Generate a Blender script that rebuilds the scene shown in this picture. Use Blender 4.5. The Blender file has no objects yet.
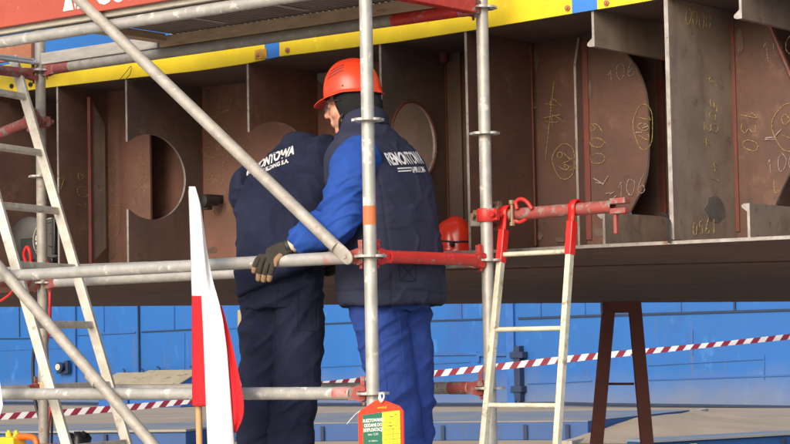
import bpy, bmesh, math, random
from mathutils import Vector, Matrix, noise, bvhtree
from mathutils.geometry import tessellate_polygon
random.seed(7)
V = Vector
scn = bpy.context.scene
COL = scn.collection
PI = math.pi

# ------------------------------------------------------------------ camera model
FPX, PITCH, ROLL = 2095.7, math.radians(3.444), math.radians(-1.102)
EYE = V((0, 0, 1.6))
cp, sp = math.cos(PITCH), math.sin(PITCH)
cr, sr = math.cos(ROLL), math.sin(ROLL)
FWD = V((0, cp, sp)); R0 = V((1, 0, 0)); U0 = V((0, -sp, cp))
RIGHT = R0 * cr + U0 * sr
UP = -R0 * sr + U0 * cr
AZ = math.radians(51.7)
SU = V((-math.sin(AZ), math.cos(AZ), 0))      # along the scaffold, to the left and away
SV = V((math.cos(AZ), math.sin(AZ), 0))       # across it, away from the camera
P0 = V((-0.0926, 7.648, 0))
Z0 = 1.437                                    # lowest coupling ring seen


def ray(px, py):
    return (FWD * FPX + RIGHT * (px - 395) - UP * (py - 222)).normalized()


def W(s, t, z):
    p = P0 + SU * s + SV * t
    return V((p.x, p.y, z))


def q(px, py, t):
    """point of the upright plane at depth t (scaffold frame) seen at a place of the photo"""
    d = ray(px, py)
    k = ((P0 + SV * t) - EYE).dot(SV) / d.dot(SV)
    return EYE + d * k


def qz(px, py, z):
    d = ray(px, py)
    return EYE + d * ((z - EYE.z) / d.z)


def qd(px, py, dist):
    d = ray(px, py)
    return EYE + d * (dist / d.y)


def st(p):
    r = V((p.x, p.y, 0)) - P0
    return r.dot(SU), r.dot(SV)


# ------------------------------------------------------------------ materials
def nd(nt, typ, **kw):
    n = nt.nodes.new(typ)
    for k, v in kw.items():
        setattr(n, k, v)
    return n


def rgba(c):
    return (c[0], c[1], c[2], 1.0)


def pm(name, c1, c2=None, scale=6.0, rough=.6, metal=0.0, bump=.1, bscale=60.0, spec=.5,
       patch=None, pthr=.6, pscale=8.0, pmetal=None, prough=None, pw=.05,
       patch2=None, p2thr=.65, p2scale=20.0, stretch=(1, 1, 1), lo=.35, hi=.65, bdist=.004, weave=0, streak=None, sthr=.56, sscale=9.0):
    m = bpy.data.materials.new(name)
    m.use_nodes = True
    nt = m.node_tree
    b = nt.nodes['Principled BSDF']
    L = nt.links.new
    tc = nd(nt, 'ShaderNodeTexCoord')
    mp = nd(nt, 'ShaderNodeMapping')
    mp.inputs['Scale'].default_value = stretch
    L(tc.outputs['Object'], mp.inputs['Vector'])

    def nz(sc, det=6, ro=.6, src=None):
        n = nd(nt, 'ShaderNodeTexNoise')
        n.inputs['Scale'].default_value = sc
        n.inputs['Detail'].default_value = det
        n.inputs['Roughness'].default_value = ro
        L((src or mp).outputs['Vector'], n.inputs['Vector'])
        return n

    def rmp(src, a, z):
        r = nd(nt, 'ShaderNodeMapRange')
        r.inputs['From Min'].default_value = a
        r.inputs['From Max'].default_value = z
        L(src, r.inputs['Value'])
        return r.outputs['Result']

    def mix(fac, a, bb):
        x = nd(nt, 'ShaderNodeMix', data_type='RGBA')
        L(fac, x.inputs[0])
        for sck, val in ((x.inputs[6], a), (x.inputs[7], bb)):
            if isinstance(val, tuple):
                sck.default_value = rgba(val)
            else:
                L(val, sck)
        return x.outputs[2]
    c2 = c2 or tuple(x * .8 for x in c1)
    n1 = nz(scale)
    col = mix(rmp(n1.outputs['Fac'], lo, hi), tuple(c1), tuple(c2))
    b.inputs['Roughness'].default_value = rough
    b.inputs['Metallic'].default_value = metal
    b.inputs['Specular IOR Level'].default_value = spec
    if patch2:
        n3 = nz(p2scale, 8, .7)
        col = mix(rmp(n3.outputs['Fac'], p2thr, p2thr + .08), col, tuple(patch2))
    if streak:
        m2 = nd(nt, 'ShaderNodeMapping')
        m2.inputs['Scale'].default_value = (1, 1, .12)
        L(tc.outputs['Object'], m2.inputs['Vector'])
        n4 = nz(sscale, 7, .65, m2)
        col = mix(rmp(n4.outputs['Fac'], sthr, sthr + .22), col, tuple(streak))
    if patch:
        n2 = nz(pscale, 9, .68)
        f = rmp(n2.outputs['Fac'], pthr, pthr + pw)
        col = mix(f, col, tuple(patch))
        if pmetal is not None:
            r = nd(nt, 'ShaderNodeMapRange'); L(f, r.inputs['Value'])
            r.inputs['To Min'].default_value = metal; r.inputs['To Max'].default_value = pmetal
            L(r.outputs['Result'], b.inputs['Metallic'])
        if prough is not None:
            r = nd(nt, 'ShaderNodeMapRange'); L(f, r.inputs['Value'])
            r.inputs['To Min'].default_value = rough; r.inputs['To Max'].default_value = prough
            L(r.outputs['Result'], b.inputs['Roughness'])
    L(col, b.inputs['Base Color'])
    if bump:
        nb = nz(bscale, 5, .6, tc if False else None)
        bp = nd(nt, 'ShaderNodeBump')
        bp.inputs['Strength'].default_value = bump
        bp.inputs['Distance'].default_value = bdist
        h = nb.outputs['Fac']
        if weave:
            wv = nd(nt, 'ShaderNodeTexWave')
            wv.inputs['Scale'].default_value = weave
            wv.inputs['Distortion'].default_value = 1.5
            L(mp.outputs['Vector'], wv.inputs['Vector'])
            ad = nd(nt, 'ShaderNodeMath', operation='MULTIPLY_ADD')
            L(wv.outputs['Fac'], ad.inputs[0]); ad.inputs[1].default_value = .3
            L(h, ad.inputs[2])
            h = ad.outputs[0]
        L(h, bp.inputs['Height'])
        L(bp.outputs['Normal'], b.inputs['Normal'])
    return m


M = {}
M['galv'] = pm('galvanised_steel', (.48, .475, .455), (.37, .365, .345), 20, .5, .35, .12, 90, patch=(.60, .59, .56), pthr=.58, pscale=17, pmetal=.1, prough=.75, patch2=(.33, .28, .22), p2thr=.63, p2scale=30, streak=(.42, .40, .37))
M['galv_dull'] = pm('weathered_galvanised_steel', (.43, .41, .37), (.32, .295, .26), 18, .62, .3, .15, 90, patch=(.31, .20, .14), pthr=.61, pscale=15, pmetal=0, prough=.9, patch2=(.56, .55, .51), p2thr=.60, p2scale=34, streak=(.30, .27, .23))
M['redpaint'] = pm('worn_red_paint', (.62, .035, .028), (.50, .028, .025), 12, .42, 0, .1, 70, patch=(.38, .35, .33), pthr=.60, pscale=17, pmetal=.4, prough=.6, patch2=(.66, .22, .18), p2thr=.6, p2scale=35)
M['redworn'] = pm('scraped_red_paint', (.33, .06, .055), (.26, .07, .06), 14, .55, 0, .2, 70, patch=(.25, .205, .185), pthr=.52, pscale=26, pmetal=.2, prough=.7, patch2=(.17, .08, .065), p2thr=.58, p2scale=38)
M['redclean'] = pm('bright_red_paint', (.68, .018, .014), (.6, .018, .014), 8, .38, 0, .05, 60)
M['alu'] = pm('scuffed_aluminium', (.64, .62, .56), (.48, .455, .39), 18, .52, .25, .1, 80, patch=(.36, .31, .24), pthr=.6, pscale=14, pmetal=.0, prough=.8, patch2=(.78, .77, .72), p2thr=.6, p2scale=30)
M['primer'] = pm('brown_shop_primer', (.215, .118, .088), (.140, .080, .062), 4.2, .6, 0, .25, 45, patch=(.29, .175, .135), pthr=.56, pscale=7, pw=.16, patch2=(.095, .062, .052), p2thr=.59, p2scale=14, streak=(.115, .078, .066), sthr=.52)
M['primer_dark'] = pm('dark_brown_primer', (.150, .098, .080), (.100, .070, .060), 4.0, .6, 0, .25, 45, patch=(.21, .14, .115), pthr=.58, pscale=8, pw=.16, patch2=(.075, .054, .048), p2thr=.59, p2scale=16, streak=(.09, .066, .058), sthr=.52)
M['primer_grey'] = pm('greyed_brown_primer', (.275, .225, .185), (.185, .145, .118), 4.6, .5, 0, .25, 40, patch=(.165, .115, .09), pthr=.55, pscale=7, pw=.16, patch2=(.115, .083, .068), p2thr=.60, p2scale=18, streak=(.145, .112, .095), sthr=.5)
M['primer_red_lift'] = pm('red_brown_primer_lightened', (.215, .105, .080), (.150, .078, .060), 4.0, .6, 0, .25, 45, patch=(.28, .15, .12), pthr=.57, pscale=7, pw=.16, patch2=(.11, .066, .055), p2thr=.59, p2scale=15, streak=(.12, .072, .06), sthr=.52)  # colour lightened to make up for the deck's shade on the left bays
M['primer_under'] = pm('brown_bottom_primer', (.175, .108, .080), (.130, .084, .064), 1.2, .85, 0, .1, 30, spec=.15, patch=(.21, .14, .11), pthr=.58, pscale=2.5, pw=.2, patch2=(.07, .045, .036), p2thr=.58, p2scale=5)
M['primer_red_dim'] = pm('red_brown_primer_dimmed', (.118, .057, .041), (.078, .042, .032), 4.5, .56, 0, .25, 45, patch=(.165, .088, .066), pthr=.57, pscale=8, pw=.14, patch2=(.058, .036, .031), p2thr=.59, p2scale=17, streak=(.066, .041, .034), sthr=.52)  # same red-brown primer, colour dimmed where the right bays catch more light
M['redox'] = pm('red_oxide_weld_paint', (.16, .040, .032), (.11, .036, .030), 14, .55, 0, .25, 60, patch=(.09, .045, .036), pthr=.58, pscale=14)
M['cutedge'] = pm('raw_cut_steel', (.44, .42, .40), (.30, .27, .25), 25, .45, .5, .15, 80, patch=(.2, .11, .07), pthr=.6, pscale=20, pmetal=0)
M['scorch'] = pm('heat_marked_primer', (.135, .122, .115), (.085, .08, .08), 22, .6, 0, .05, 60)
M['yellow'] = pm('yellow_paint', (.80, .60, .012), (.70, .51, .014), 7, .5, 0, .1, 50, patch=(.36, .25, .06), pthr=.66, pscale=16, patch2=(.86, .68, .05), p2thr=.6, p2scale=18)
M['bluepaint'] = pm('blue_paint_new', (.035, .20, .62), (.03, .17, .55), 5, .5, 0, .05, 40)
M['chalk_y'] = pm('yellow_chalk', (.50, .38, .14), (.36, .27, .10), 70, .9, 0, 0)
M['chalk_w'] = pm('white_chalk', (.46, .40, .36), (.34, .28, .25), 90, .9, 0, 0)
M['rustplate'] = pm('orange_rust_board', (.42, .17, .085), (.33, .13, .07), 12, .8, 0, .2, 60, patch=(.5, .26, .15), pthr=.58, pscale=16)
M['timber'] = pm('brown_weathered_timber', (.55, .42, .27), (.43, .31, .19), 6, .8, 0, .25, 70, stretch=(1, 1, 5), patch=(.34, .14, .045), pthr=.6, pscale=5, pw=.1, patch2=(.50, .40, .29), p2thr=.6, p2scale=14)
M['timber_grey'] = pm('pale_weathered_timber', (.50, .48, .43), (.38, .36, .32), 8, .85, 0, .2, 70, stretch=(1, 1, 6), patch=(.29, .27, .24), pthr=.64, pscale=16)
M['redfade'] = pm('faded_red_on_steel', (.47, .45, .43), (.36, .34, .32), 12, .55, .3, .1, 70, patch=(.58, .06, .055), pthr=.47, pscale=9, pw=.16, pmetal=0)
M['corr'] = pm('rusty_corrugated_sheet', (.40, .33, .29), (.30, .245, .215), 5, .7, .2, .1, 60, patch=(.23, .13, .085), pthr=.58, pscale=4, pw=.15)
M['board_red'] = pm('red_brown_toe_board', (.40, .075, .045), (.35, .065, .042), 6, .65, 0, .1, 60, patch=(.5, .15, .10), pthr=.62, pscale=16, pw=.1)
M['letter'] = pm('white_lettering', (.78, .76, .73), (.7, .68, .66), 30, .7, 0, 0)
M['print'] = pm('white_textile_print', (.70, .70, .70), (.58, .58, .60), 60, .8, 0, .05, 200)
M['orange'] = pm('orange_spray_paint', (.62, .17, .06), (.5, .16, .07), 30, .7, 0, 0)
M['dark'] = pm('black_rubber', (.014, .014, .015), (.02, .02, .021), 10, .55, 0, .1, 80)
M['blackplastic'] = pm('black_plastic', (.02, .02, .022), (.03, .03, .03), 10, .35, 0, .03, 60)
M['redhose'] = pm('red_hose_rubber', (.60, .02, .02), (.5, .02, .02), 10, .45, 0, .03, 60)
M['helmet'] = pm('orange_red_helmet_plastic', (.78, .055, .018), (.74, .05, .017), 9, .34, 0, .02, 60, spec=.5, patch=(.70, .075, .035), pthr=.66, pscale=20)
M['helmet_red'] = pm('red_helmet_plastic', (.70, .042, .018), (.64, .038, .017), 9, .22, 0, .02, 60, spec=.6)
M['helmet_mark'] = pm('dark_helmet_print', (.14, .03, .03), (.18, .035, .03), 40, .6, 0, 0)
M['navy'] = pm('navy_work_cloth', (.018, .023, .054), (.013, .017, .042), 9, .85, 0, .4, 220, bdist=.002, spec=.2, weave=500, patch=(.030, .034, .060), pthr=.57, pscale=7, pw=.25, patch2=(.045, .045, .055), p2thr=.66, p2scale=24)
M['navy_vest'] = pm('faded_navy_quilt', (.028, .032, .066), (.021, .025, .052), 7, .8, 0, .4, 200, bdist=.002, spec=.25, weave=450, patch=(.040, .043, .072), pthr=.57, pscale=8, pw=.25, patch2=(.058, .057, .07), p2thr=.67, p2scale=26)
M['navy_trim'] = pm('navy_trim', (.016, .019, .036), (.012, .014, .028), 9, .85, 0, .3, 220, bdist=.002, spec=.2)
M['royal'] = pm('royal_blue_work_cloth', (.020, .080, .37), (.016, .062, .30), 7, .8, 0, .4, 220, bdist=.002, spec=.25, weave=500, patch=(.030, .075, .27), pthr=.57, pscale=9, pw=.25, patch2=(.05, .07, .16), p2thr=.67, p2scale=22)
M['royal_dark'] = pm('royal_blue_trouser_cloth', (.024, .058, .27), (.018, .045, .21), 7, .8, 0, .4, 220, bdist=.002, spec=.25, weave=500, patch=(.034, .060, .21), pthr=.57, pscale=9, pw=.25, patch2=(.055, .06, .13), p2thr=.67, p2scale=22)
M['blackcloth'] = pm('black_fleece', (.012, .012, .014), (.018, .018, .02), 14, .95, 0, .5, 260, bdist=.003, spec=.15)
M['skin'] = pm('skin', (.56, .29, .21), (.50, .235, .165), 22, .5, 0, .1, 130, spec=.4, bdist=.001, patch=(.52, .20, .15), pthr=.6, pscale=16, pw=.2)
M['hair'] = pm('grey_brown_stubble', (.10, .08, .07), (.16, .14, .12), 60, .8, 0, .3, 300)
M['glove'] = pm('brown_glove_cloth', (.052, .044, .035), (.034, .029, .025), 22, .85, 0, .35, 180, bdist=.002, spec=.2)
M['glove_tan'] = pm('tan_glove_leather', (.30, .19, .115), (.22, .14, .085), 22, .75, 0, .25, 150, bdist=.002, spec=.3)
M['cuff'] = pm('cream_knit_cuff', (.62, .55, .46), (.5, .44, .36), 30, .9, 0, .4, 260, bdist=.002)
M['lens'] = pm('clear_eyewear_plastic', (.42, .44, .46), (.36, .38, .40), 20, .12, 0, 0, spec=.8)
M['lens'].node_tree.nodes['Principled BSDF'].inputs['Transmission Weight'].default_value = .92
M['lens'].node_tree.nodes['Principled BSDF'].inputs['IOR'].default_value = 1.12
M['lens'].node_tree.nodes['Principled BSDF'].inputs['Alpha'].default_value = .25
M['leather'] = pm('black_boot_leather', (.022, .02, .019), (.032, .028, .026), 14, .5, 0, .2, 90)
M['flagw'] = pm('white_flag_cloth', (.78, .77, .79), (.71, .70, .73), 5, .85, 0, .3, 260, bdist=.0015, spec=.2, patch=(.62, .61, .62), pthr=.64, pscale=14, pw=.2, weave=600)
M['flagr'] = pm('red_flag_cloth', (.66, .022, .03), (.58, .02, .027), 5, .85, 0, .3, 260, bdist=.0015, spec=.2, weave=600)
M['stick'] = pm('pale_wood_stick', (.55, .33, .15), (.45, .26, .12), 14, .6, 0, .1, 80, stretch=(1, 1, .1))
M['tag_red'] = pm('orange_red_tag_plastic', (.74, .055, .022), (.70, .05, .02), 9, .35, 0, .03, 60)
M['tag_green'] = pm('green_card', (.018, .15, .10), (.016, .135, .09), 9, .55, 0, .02, 60)
M['tag_yellow'] = pm('yellow_card', (.80, .66, .03), (.76, .62, .03), 9, .55, 0, .02, 60)
M['ink'] = pm('dark_ink', (.06, .06, .05), (.10, .10, .08), 60, .8, 0, 0)
M['string'] = pm('white_string', (.75, .73, .70), (.65, .63, .60), 60, .9, 0, .3, 300)
M['hull'] = None
M['hullseam'] = pm('blue_painted_weld', (.016, .105, .36), (.02, .08, .26), 2, .6, 0, .2, 20)
M['hulldark'] = pm('dark_blue_gap', (.008, .022, .06), (.012, .03, .08), 2, .7, 0, .1, 20)
M['hullfit'] = pm('blue_painted_fitting', (.02, .12, .40), (.018, .09, .32), 3, .55, 0, .1, 20, patch=(.10, .07, .05), pthr=.62, pscale=3)
M['rusttop'] = pm('dusty_tan_lid', (.34, .30, .20), (.27, .23, .15), 2, .85, 0, .2, 14, patch=(.16, .10, .06), pthr=.58, pscale=3)
M['platblue'] = pm('blue_platform_paint', (.011, .072, .25), (.010, .058, .20), 1.0, .55, 0, .1, 14, patch=(.10, .085, .07), pthr=.64, pscale=2.5, streak=(.03, .05, .09))
M['platedge'] = pm('dusty_platform_top', (.15, .205, .28), (.28, .25, .20), .6, .7, 0, .1, 14, patch=(.30, .265, .21), pthr=.55, pscale=1.2, pw=.15)
M['trestle'] = pm('dark_red_brown_trestle', (.19, .050, .040), (.14, .042, .036), 3, .55, 0, .15, 30, patch=(.14, .085, .06), pthr=.68, pscale=4)
M['tapew'] = pm('white_barrier_tape', (.72, .71, .70), (.66, .65, .64), 8, .5, 0, 0)
M['taper'] = pm('dark_red_barrier_tape', (.24, .016, .036), (.21, .016, .03), 8, .5, 0, 0)
M['sand'] = pm('sandy_concrete', (.40, .315, .215), (.32, .25, .17), .5, .92, 0, .3, 6, bdist=.03, patch=(.23, .185, .135), pthr=.58, pscale=.9, pw=.15, patch2=(.42, .36, .27), p2thr=.6, p2scale=4, stretch=(1, 1, 1))
M['concrete'] = pm('worn_quay_concrete', (.42, .38, .33), (.34, .31, .265), .7, .9, 0, .3, 8, bdist=.02, patch=(.2, .18, .15), pthr=.6, pscale=1.4, pw=.1)
M['orangeplastic'] = pm('orange_machine_casing', (.78, .17, .02), (.72, .15, .02), 9, .4, 0, .03, 60)
M['yellowplastic'] = pm('yellow_plug_plastic', (.78, .62, .03), (.7, .55, .03), 9, .45, 0, .03, 60)
M['blackbag'] = pm('black_plastic_sheet', (.016, .016, .018), (.024, .024, .026), 20, .4, 0, .3, 40)
M['brass'] = pm('dull_brass_bolt', (.30, .22, .13), (.22, .15, .09), 30, .5, .4, .1, 90)
M['greydisc'] = pm('grey_reel_plate', (.034, .034, .036), (.025, .025, .027), 12, .45, .1, .05, 60)


for _n in ('chalk_y', 'chalk_w'):
    _nt = M[_n].node_tree
    _x = nd(_nt, 'ShaderNodeTexNoise'); _x.inputs['Scale'].default_value = 170; _x.inputs['Detail'].default_value = 5
    _t = nd(_nt, 'ShaderNodeTexCoord'); _nt.links.new(_t.outputs['Object'], _x.inputs['Vector'])
    _r = nd(_nt, 'ShaderNodeMapRange'); _r.inputs['From Min'].default_value = .38; _r.inputs['From Max'].default_value = .62; _r.inputs['To Min'].default_value = .15; _r.inputs['To Max'].default_value = .9
    _nt.links.new(_x.outputs['Fac'], _r.inputs['Value']); _nt.links.new(_r.outputs['Result'], _nt.nodes['Principled BSDF'].inputs['Alpha'])


def hull_material():
    m = pm('blue_ship_side_paint', (.010, .115, .40), (.009, .098, .34), .35, .5, 0, .12, 1.2, bdist=.05,
           patch=(.015, .080, .29), pthr=.56, pscale=.5, pw=.12, patch2=(.03, .15, .44), p2thr=.6, p2scale=1.6, stretch=(1, 1, .55))
    nt = m.node_tree
    L = nt.links.new
    b = nt.nodes['Principled BSDF']
    src = b.inputs['Base Color'].links[0].from_socket
    tc = nd(nt, 'ShaderNodeTexCoord')
    sx = nd(nt, 'ShaderNodeSeparateXYZ'); L(tc.outputs['Object'], sx.inputs[0])
    nn = nd(nt, 'ShaderNodeTexNoise'); nn.inputs['Scale'].default_value = .9; nn.inputs['Detail'].default_value = 6
    L(tc.outputs['Object'], nn.inputs['Vector'])
    a = nd(nt, 'ShaderNodeMath', operation='MULTIPLY_ADD'); L(nn.outputs['Fac'], a.inputs[0]); a.inputs[1].default_value = 1.1
    L(sx.outputs['Z'], a.inputs[2])
    r = nd(nt, 'ShaderNodeMapRange'); L(a.outputs[0], r.inputs['Value'])
    r.inputs['From Min'].default_value = 1.55; r.inputs['From Max'].default_value = .55
    r.inputs['To Min'].default_value = 0; r.inputs['To Max'].default_value = .62
    x = nd(nt, 'ShaderNodeMix', data_type='RGBA'); L(r.outputs['Result'], x.inputs[0])
    L(src, x.inputs[6]); x.inputs[7].default_value = (.17, .17, .16, 1)   # dust splashed up from the ground
    # thin rust runs
    mp = nd(nt, 'ShaderNodeMapping'); mp.inputs['Scale'].default_value = (4, 4, .35); L(tc.outputs['Object'], mp.inputs['Vector'])
    n2 = nd(nt, 'ShaderNodeTexNoise'); n2.inputs['Scale'].default_value = 1; n2.inputs['Detail'].default_value = 8; L(mp.outputs['Vector'], n2.inputs['Vector'])
    r2 = nd(nt, 'ShaderNodeMapRange'); L(n2.outputs['Fac'], r2.inputs['Value'])
    r2.inputs['From Min'].default_value = .64; r2.inputs['From Max'].default_value = .78; r2.inputs['To Max'].default_value = .6
    y = nd(nt, 'ShaderNodeMix', data_type='RGBA'); L(r2.outputs['Result'], y.inputs[0])
    L(x.outputs[2], y.inputs[6]); y.inputs[7].default_value = (.085, .10, .17, 1)
    L(y.outputs[2], b.inputs['Base Color'])
    return m


M['hull'] = hull_material()


# ------------------------------------------------------------------ mesh helpers
class MB:
    def __init__(self):
        self.bm = bmesh.new()
        self.mi = 0

    def _f(self, vs):
        try:
            f = self.bm.faces.new(vs)
            f.material_index = self.mi
            return f
        except ValueError:
            return None

    def box(self, c, ax, ay, az):
        """ax, ay, az: half axes as vectors"""
        c = V(c)
        vs = [self.bm.verts.new(c + ax * i + ay * j + az * k) for i in (-1, 1) for j in (-1, 1) for k in (-1, 1)]
        for f in ((0, 1, 3, 2), (4, 6, 7, 5), (0, 4, 5, 1), (2, 3, 7, 6), (0, 2, 6, 4), (1, 5, 7, 3)):
            self._f([vs[i] for i in f])
        return self

    def bar(self, a, b, side, hw, ht):
        """rectangular bar from a to b; hw half width along side, ht half thickness"""
        a, b = V(a), V(b)
        d = b - a
        dn = d.normalized()
        sd = (side - dn * side.dot(dn)).normalized()
        up = dn.cross(sd)
        return self.box((a + b) / 2, d / 2, sd * hw, up * ht)

    def tube(self, pts, r, n=16, cap=True, closed=False):
        pts = [V(p) for p in pts]
        rs = r if isinstance(r, (list, tuple)) else [r] * len(pts)
        rings = []
        prev = None
        for i, p in enumerate(pts):
            if closed:
                d = pts[(i + 1) % len(pts)] - pts[i - 1]
            elif i == 0:
                d = pts[1] - p
            elif i == len(pts) - 1:
                d = p - pts[-2]
            else:
                d = (pts[i + 1] - p).normalized() + (p - pts[i - 1]).normalized()
            d.normalize()
            if prev is None:
                a = V((0, 0, 1)) if abs(d.z) < .9 else V((1, 0, 0))
                x = d.cross(a).normalized()
            else:
                x = (prev - d * prev.dot(d)).normalized()
            prev = x
            y = d.cross(x)
            rings.append([self.bm.verts.new(p + (x * math.cos(2 * PI * k / n) + y * math.sin(2 * PI * k / n)) * rs[i]) for k in range(n)])
        m = len(rings)
        for i in range(m if closed else m - 1):
            A, B = rings[i], rings[(i + 1) % m]
            for k in range(n):
                self._f((A[k], A[(k + 1) % n], B[(k + 1) % n], B[k]))
        if cap and not closed:
            self._f(rings[0][::-1]); self._f(rings[-1])
        return self

    def pipe(self, a, b, r=.02415, wall=.0035, n=20):
        """open steel tube with a visible bore at its ends"""
        a, b = V(a), V(b)
        d = (b - a).normalized()
        aa = V((0, 0, 1)) if abs(d.z) < .9 else V((1, 0, 0))
        x = d.cross(aa).normalized(); y = d.cross(x)

        def ring(p, rr):
            return [self.bm.verts.new(p + (x * math.cos(2 * PI * k / n) + y * math.sin(2 * PI * k / n)) * rr) for k in range(n)]
        L_ = (b - a).length
        nseg = max(1, int(L_ / .4))
        rings = [ring(a + d * .06, r - wall), ring(a, r - wall)]
        for i in range(nseg + 1):
            rings.append(ring(a + (b - a) * (i / nseg), r))
        rings += [ring(b, r - wall), ring(b - d * .06, r - wall)]
        for A, B in zip(rings, rings[1:]):
            for k in range(n):
                self._f((A[k], A[(k + 1) % n], B[(k + 1) % n], B[k]))
        self._f(rings[0]); self._f(rings[-1])
        return self

    def prism(self, loops, o, ax, ay, n, th, edge_mat=None):
        """flat plate: loops of 2-D points (outer first, then holes) in axes ax, ay at o, extruded by th along n"""
        lp3 = [[V((x, y, 0)) for x, y in l] for l in loops]
        tri = tessellate_polygon(lp3)
        flat = [p for l in loops for p in l]
        o = V(o)
        lo = [self.bm.verts.new(o + ax * x + ay * y) for x, y in flat]
        hi = [self.bm.verts.new(o + ax * x + ay * y + n * th) for x, y in flat]
        for t in tri:
            self._f([lo[i] for i in t][::-1]); self._f([hi[i] for i in t])
        k = 0
        keep = self.mi
        if edge_mat is not None:
            self.mi = edge_mat
        for l in loops:
            m = len(l)
            for i in range(m):
                a, b = k + i, k + (i + 1) % m
                self._f((lo[a], lo[b], hi[b], hi[a]))
            k += m
        self.mi = keep
        return self

    def lathe(self, o, axis, prof, n=24):
        """prof: (distance along axis, radius)"""
        axis = axis.normalized()
        a = V((0, 0, 1)) if abs(axis.z) < .9 else V((1, 0, 0))
        x = axis.cross(a).normalized(); y = axis.cross(x)
        rings = []
        for h, r in prof:
            rings.append([self.bm.verts.new(V(o) + axis * h + (x * math.cos(2 * PI * k / n) + y * math.sin(2 * PI * k / n)) * max(r, 1e-4)) for k in range(n)])
        for A, B in zip(rings, rings[1:]):
            for k in range(n):
                self._f((A[k], A[(k + 1) % n], B[(k + 1) % n], B[k]))
        self._f(rings[0][::-1]); self._f(rings[-1])
        return self

    def grid(self, fn, nu, nv, closed_u=False):
        vs = [[self.bm.verts.new(fn(i / (nu if closed_u else nu - 1), j / (nv - 1))) for j in range(nv)] for i in range(nu)]
        for i in range(nu if closed_u else nu - 1):
            for j in range(nv - 1):
                i2 = (i + 1) % nu
                self._f((vs[i][j], vs[i2][j], vs[i2][j + 1], vs[i][j + 1]))
        return self

    def ellipsoid(self, c, ax, ay, az, nu=20, nv=12):
        c = V(c)
        top = self.bm.verts.new(c + az); bot = self.bm.verts.new(c - az)
        rings = []
        for j in range(1, nv):
            th = PI * j / nv
            rings.append([self.bm.verts.new(c + az * math.cos(th) + (ax * math.cos(2 * PI * k / nu) + ay * math.sin(2 * PI * k / nu)) * math.sin(th)) for k in range(nu)])
        for k in range(nu):
            self._f((top, rings[0][k], rings[0][(k + 1) % nu]))
            self._f((bot, rings[-1][(k + 1) % nu], rings[-1][k]))
        for A, B in zip(rings, rings[1:]):
            for k in range(nu):
                self._f((A[k], B[k], B[(k + 1) % nu], A[(k + 1) % nu]))
        return self

    def loft(self, secs, n=32, e=2.0):
        """secs: (centre, half axis x vector, half axis y vector)"""
        rings = []
        for c, ax, ay in secs:
            rg = []
            for k in range(n):
                a = 2 * PI * k / n
                ca, sa = math.cos(a), math.sin(a)
                rg.append(self.bm.verts.new(V(c) + ax * (math.copysign(abs(ca) ** (2 / e), ca)) + ay * (math.copysign(abs(sa) ** (2 / e), sa))))
            rings.append(rg)
        for A, B in zip(rings, rings[1:]):
            for k in range(n):
                self._f((A[k], A[(k + 1) % n], B[(k + 1) % n], B[k]))
        self._f(rings[0][::-1]); self._f(rings[-1])
        return self

    def build(self, name, mats, parent=None, smooth=True, bevel=0.0, solid=0.0, origin=None, angle=40, thick_off=0):
        bmesh.ops.recalc_face_normals(self.bm, faces=self.bm.faces)
        me = bpy.data.meshes.new(name)
        off = V((0, 0, 0))
        if parent is not None:
            p = parent
            while p is not None:
                off = off + p.location
                p = p.parent
        elif origin is not None:
            off = V(origin)
        bmesh.ops.translate(self.bm, verts=self.bm.verts, vec=-off)
        self.bm.to_mesh(me)
        self.bm.free()
        if not isinstance(mats, (list, tuple)):
            mats = [mats]
        for m in mats:
            me.materials.append(m)
        o = bpy.data.objects.new(name, me)
        COL.objects.link(o)
        if parent is not None:
            o.parent = parent
        elif origin is not None:
            o.location = off
        if smooth:
            me.polygons.foreach_set('use_smooth', [True] * len(me.polygons))
            me.set_sharp_from_angle(angle=math.radians(angle))
        if solid:
            md = o.modifiers.new('thickness', 'SOLIDIFY'); md.thickness = solid; md.offset = thick_off
        if bevel:
            md = o.modifiers.new('bevel', 'BEVEL'); md.width = bevel; md.segments = 2; md.limit_method = 'ANGLE'
            md.angle_limit = math.radians(40)
        return o


def thing(name, label, cat, loc=(0, 0, 0), group=None):
    o = bpy.data.objects.new(name, None)
    o.empty_display_size = .1
    COL.objects.link(o)
    o.location = loc
    return tag(o, label, cat, group)


def tag(o, label=None, cat=None, group=None, kind=None):
    if label: o['label'] = label
    if cat: o['category'] = cat
    if group: o['group'] = group
    if kind: o['kind'] = kind
    return o


def text_mesh(s, size, extrude=0.0, shear=0.0, space=1.0, bold=0.0, sx=1.0):
    """2-D outline mesh of a word: list of verts and faces in its own plane"""
    cu = bpy.data.curves.new('word', 'FONT')
    cu.body = s
    cu.size = size
    cu.shear = shear
    cu.space_character = space
    cu.offset = bold
    cu.extrude = extrude
    cu.align_x = 'CENTER'
    cu.align_y = 'CENTER'
    cu.resolution_u = 3
    o = bpy.data.objects.new('word', cu)
    COL.objects.link(o)
    bpy.context.view_layer.update()
    dg = bpy.context.evaluated_depsgraph_get()
    me = bpy.data.meshes.new_from_object(o.evaluated_get(dg))
    bpy.data.objects.remove(o)
    vs = [V((v.co.x * sx, v.co.y, v.co.z)) for v in me.vertices]
    fs = [tuple(p.vertices) for p in me.polygons]
    bpy.data.meshes.remove(me)
    return vs, fs


def put_text(mb, s, o, ax, ay, size, **kw):
    vs, fs = text_mesh(s, size, **kw)
    n = ax.cross(ay)
    bv = [mb.bm.verts.new(V(o) + ax * v.x + ay * v.y + n * v.z) for v in vs]
    for f in fs:
        mb._f([bv[i] for i in f])


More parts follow.
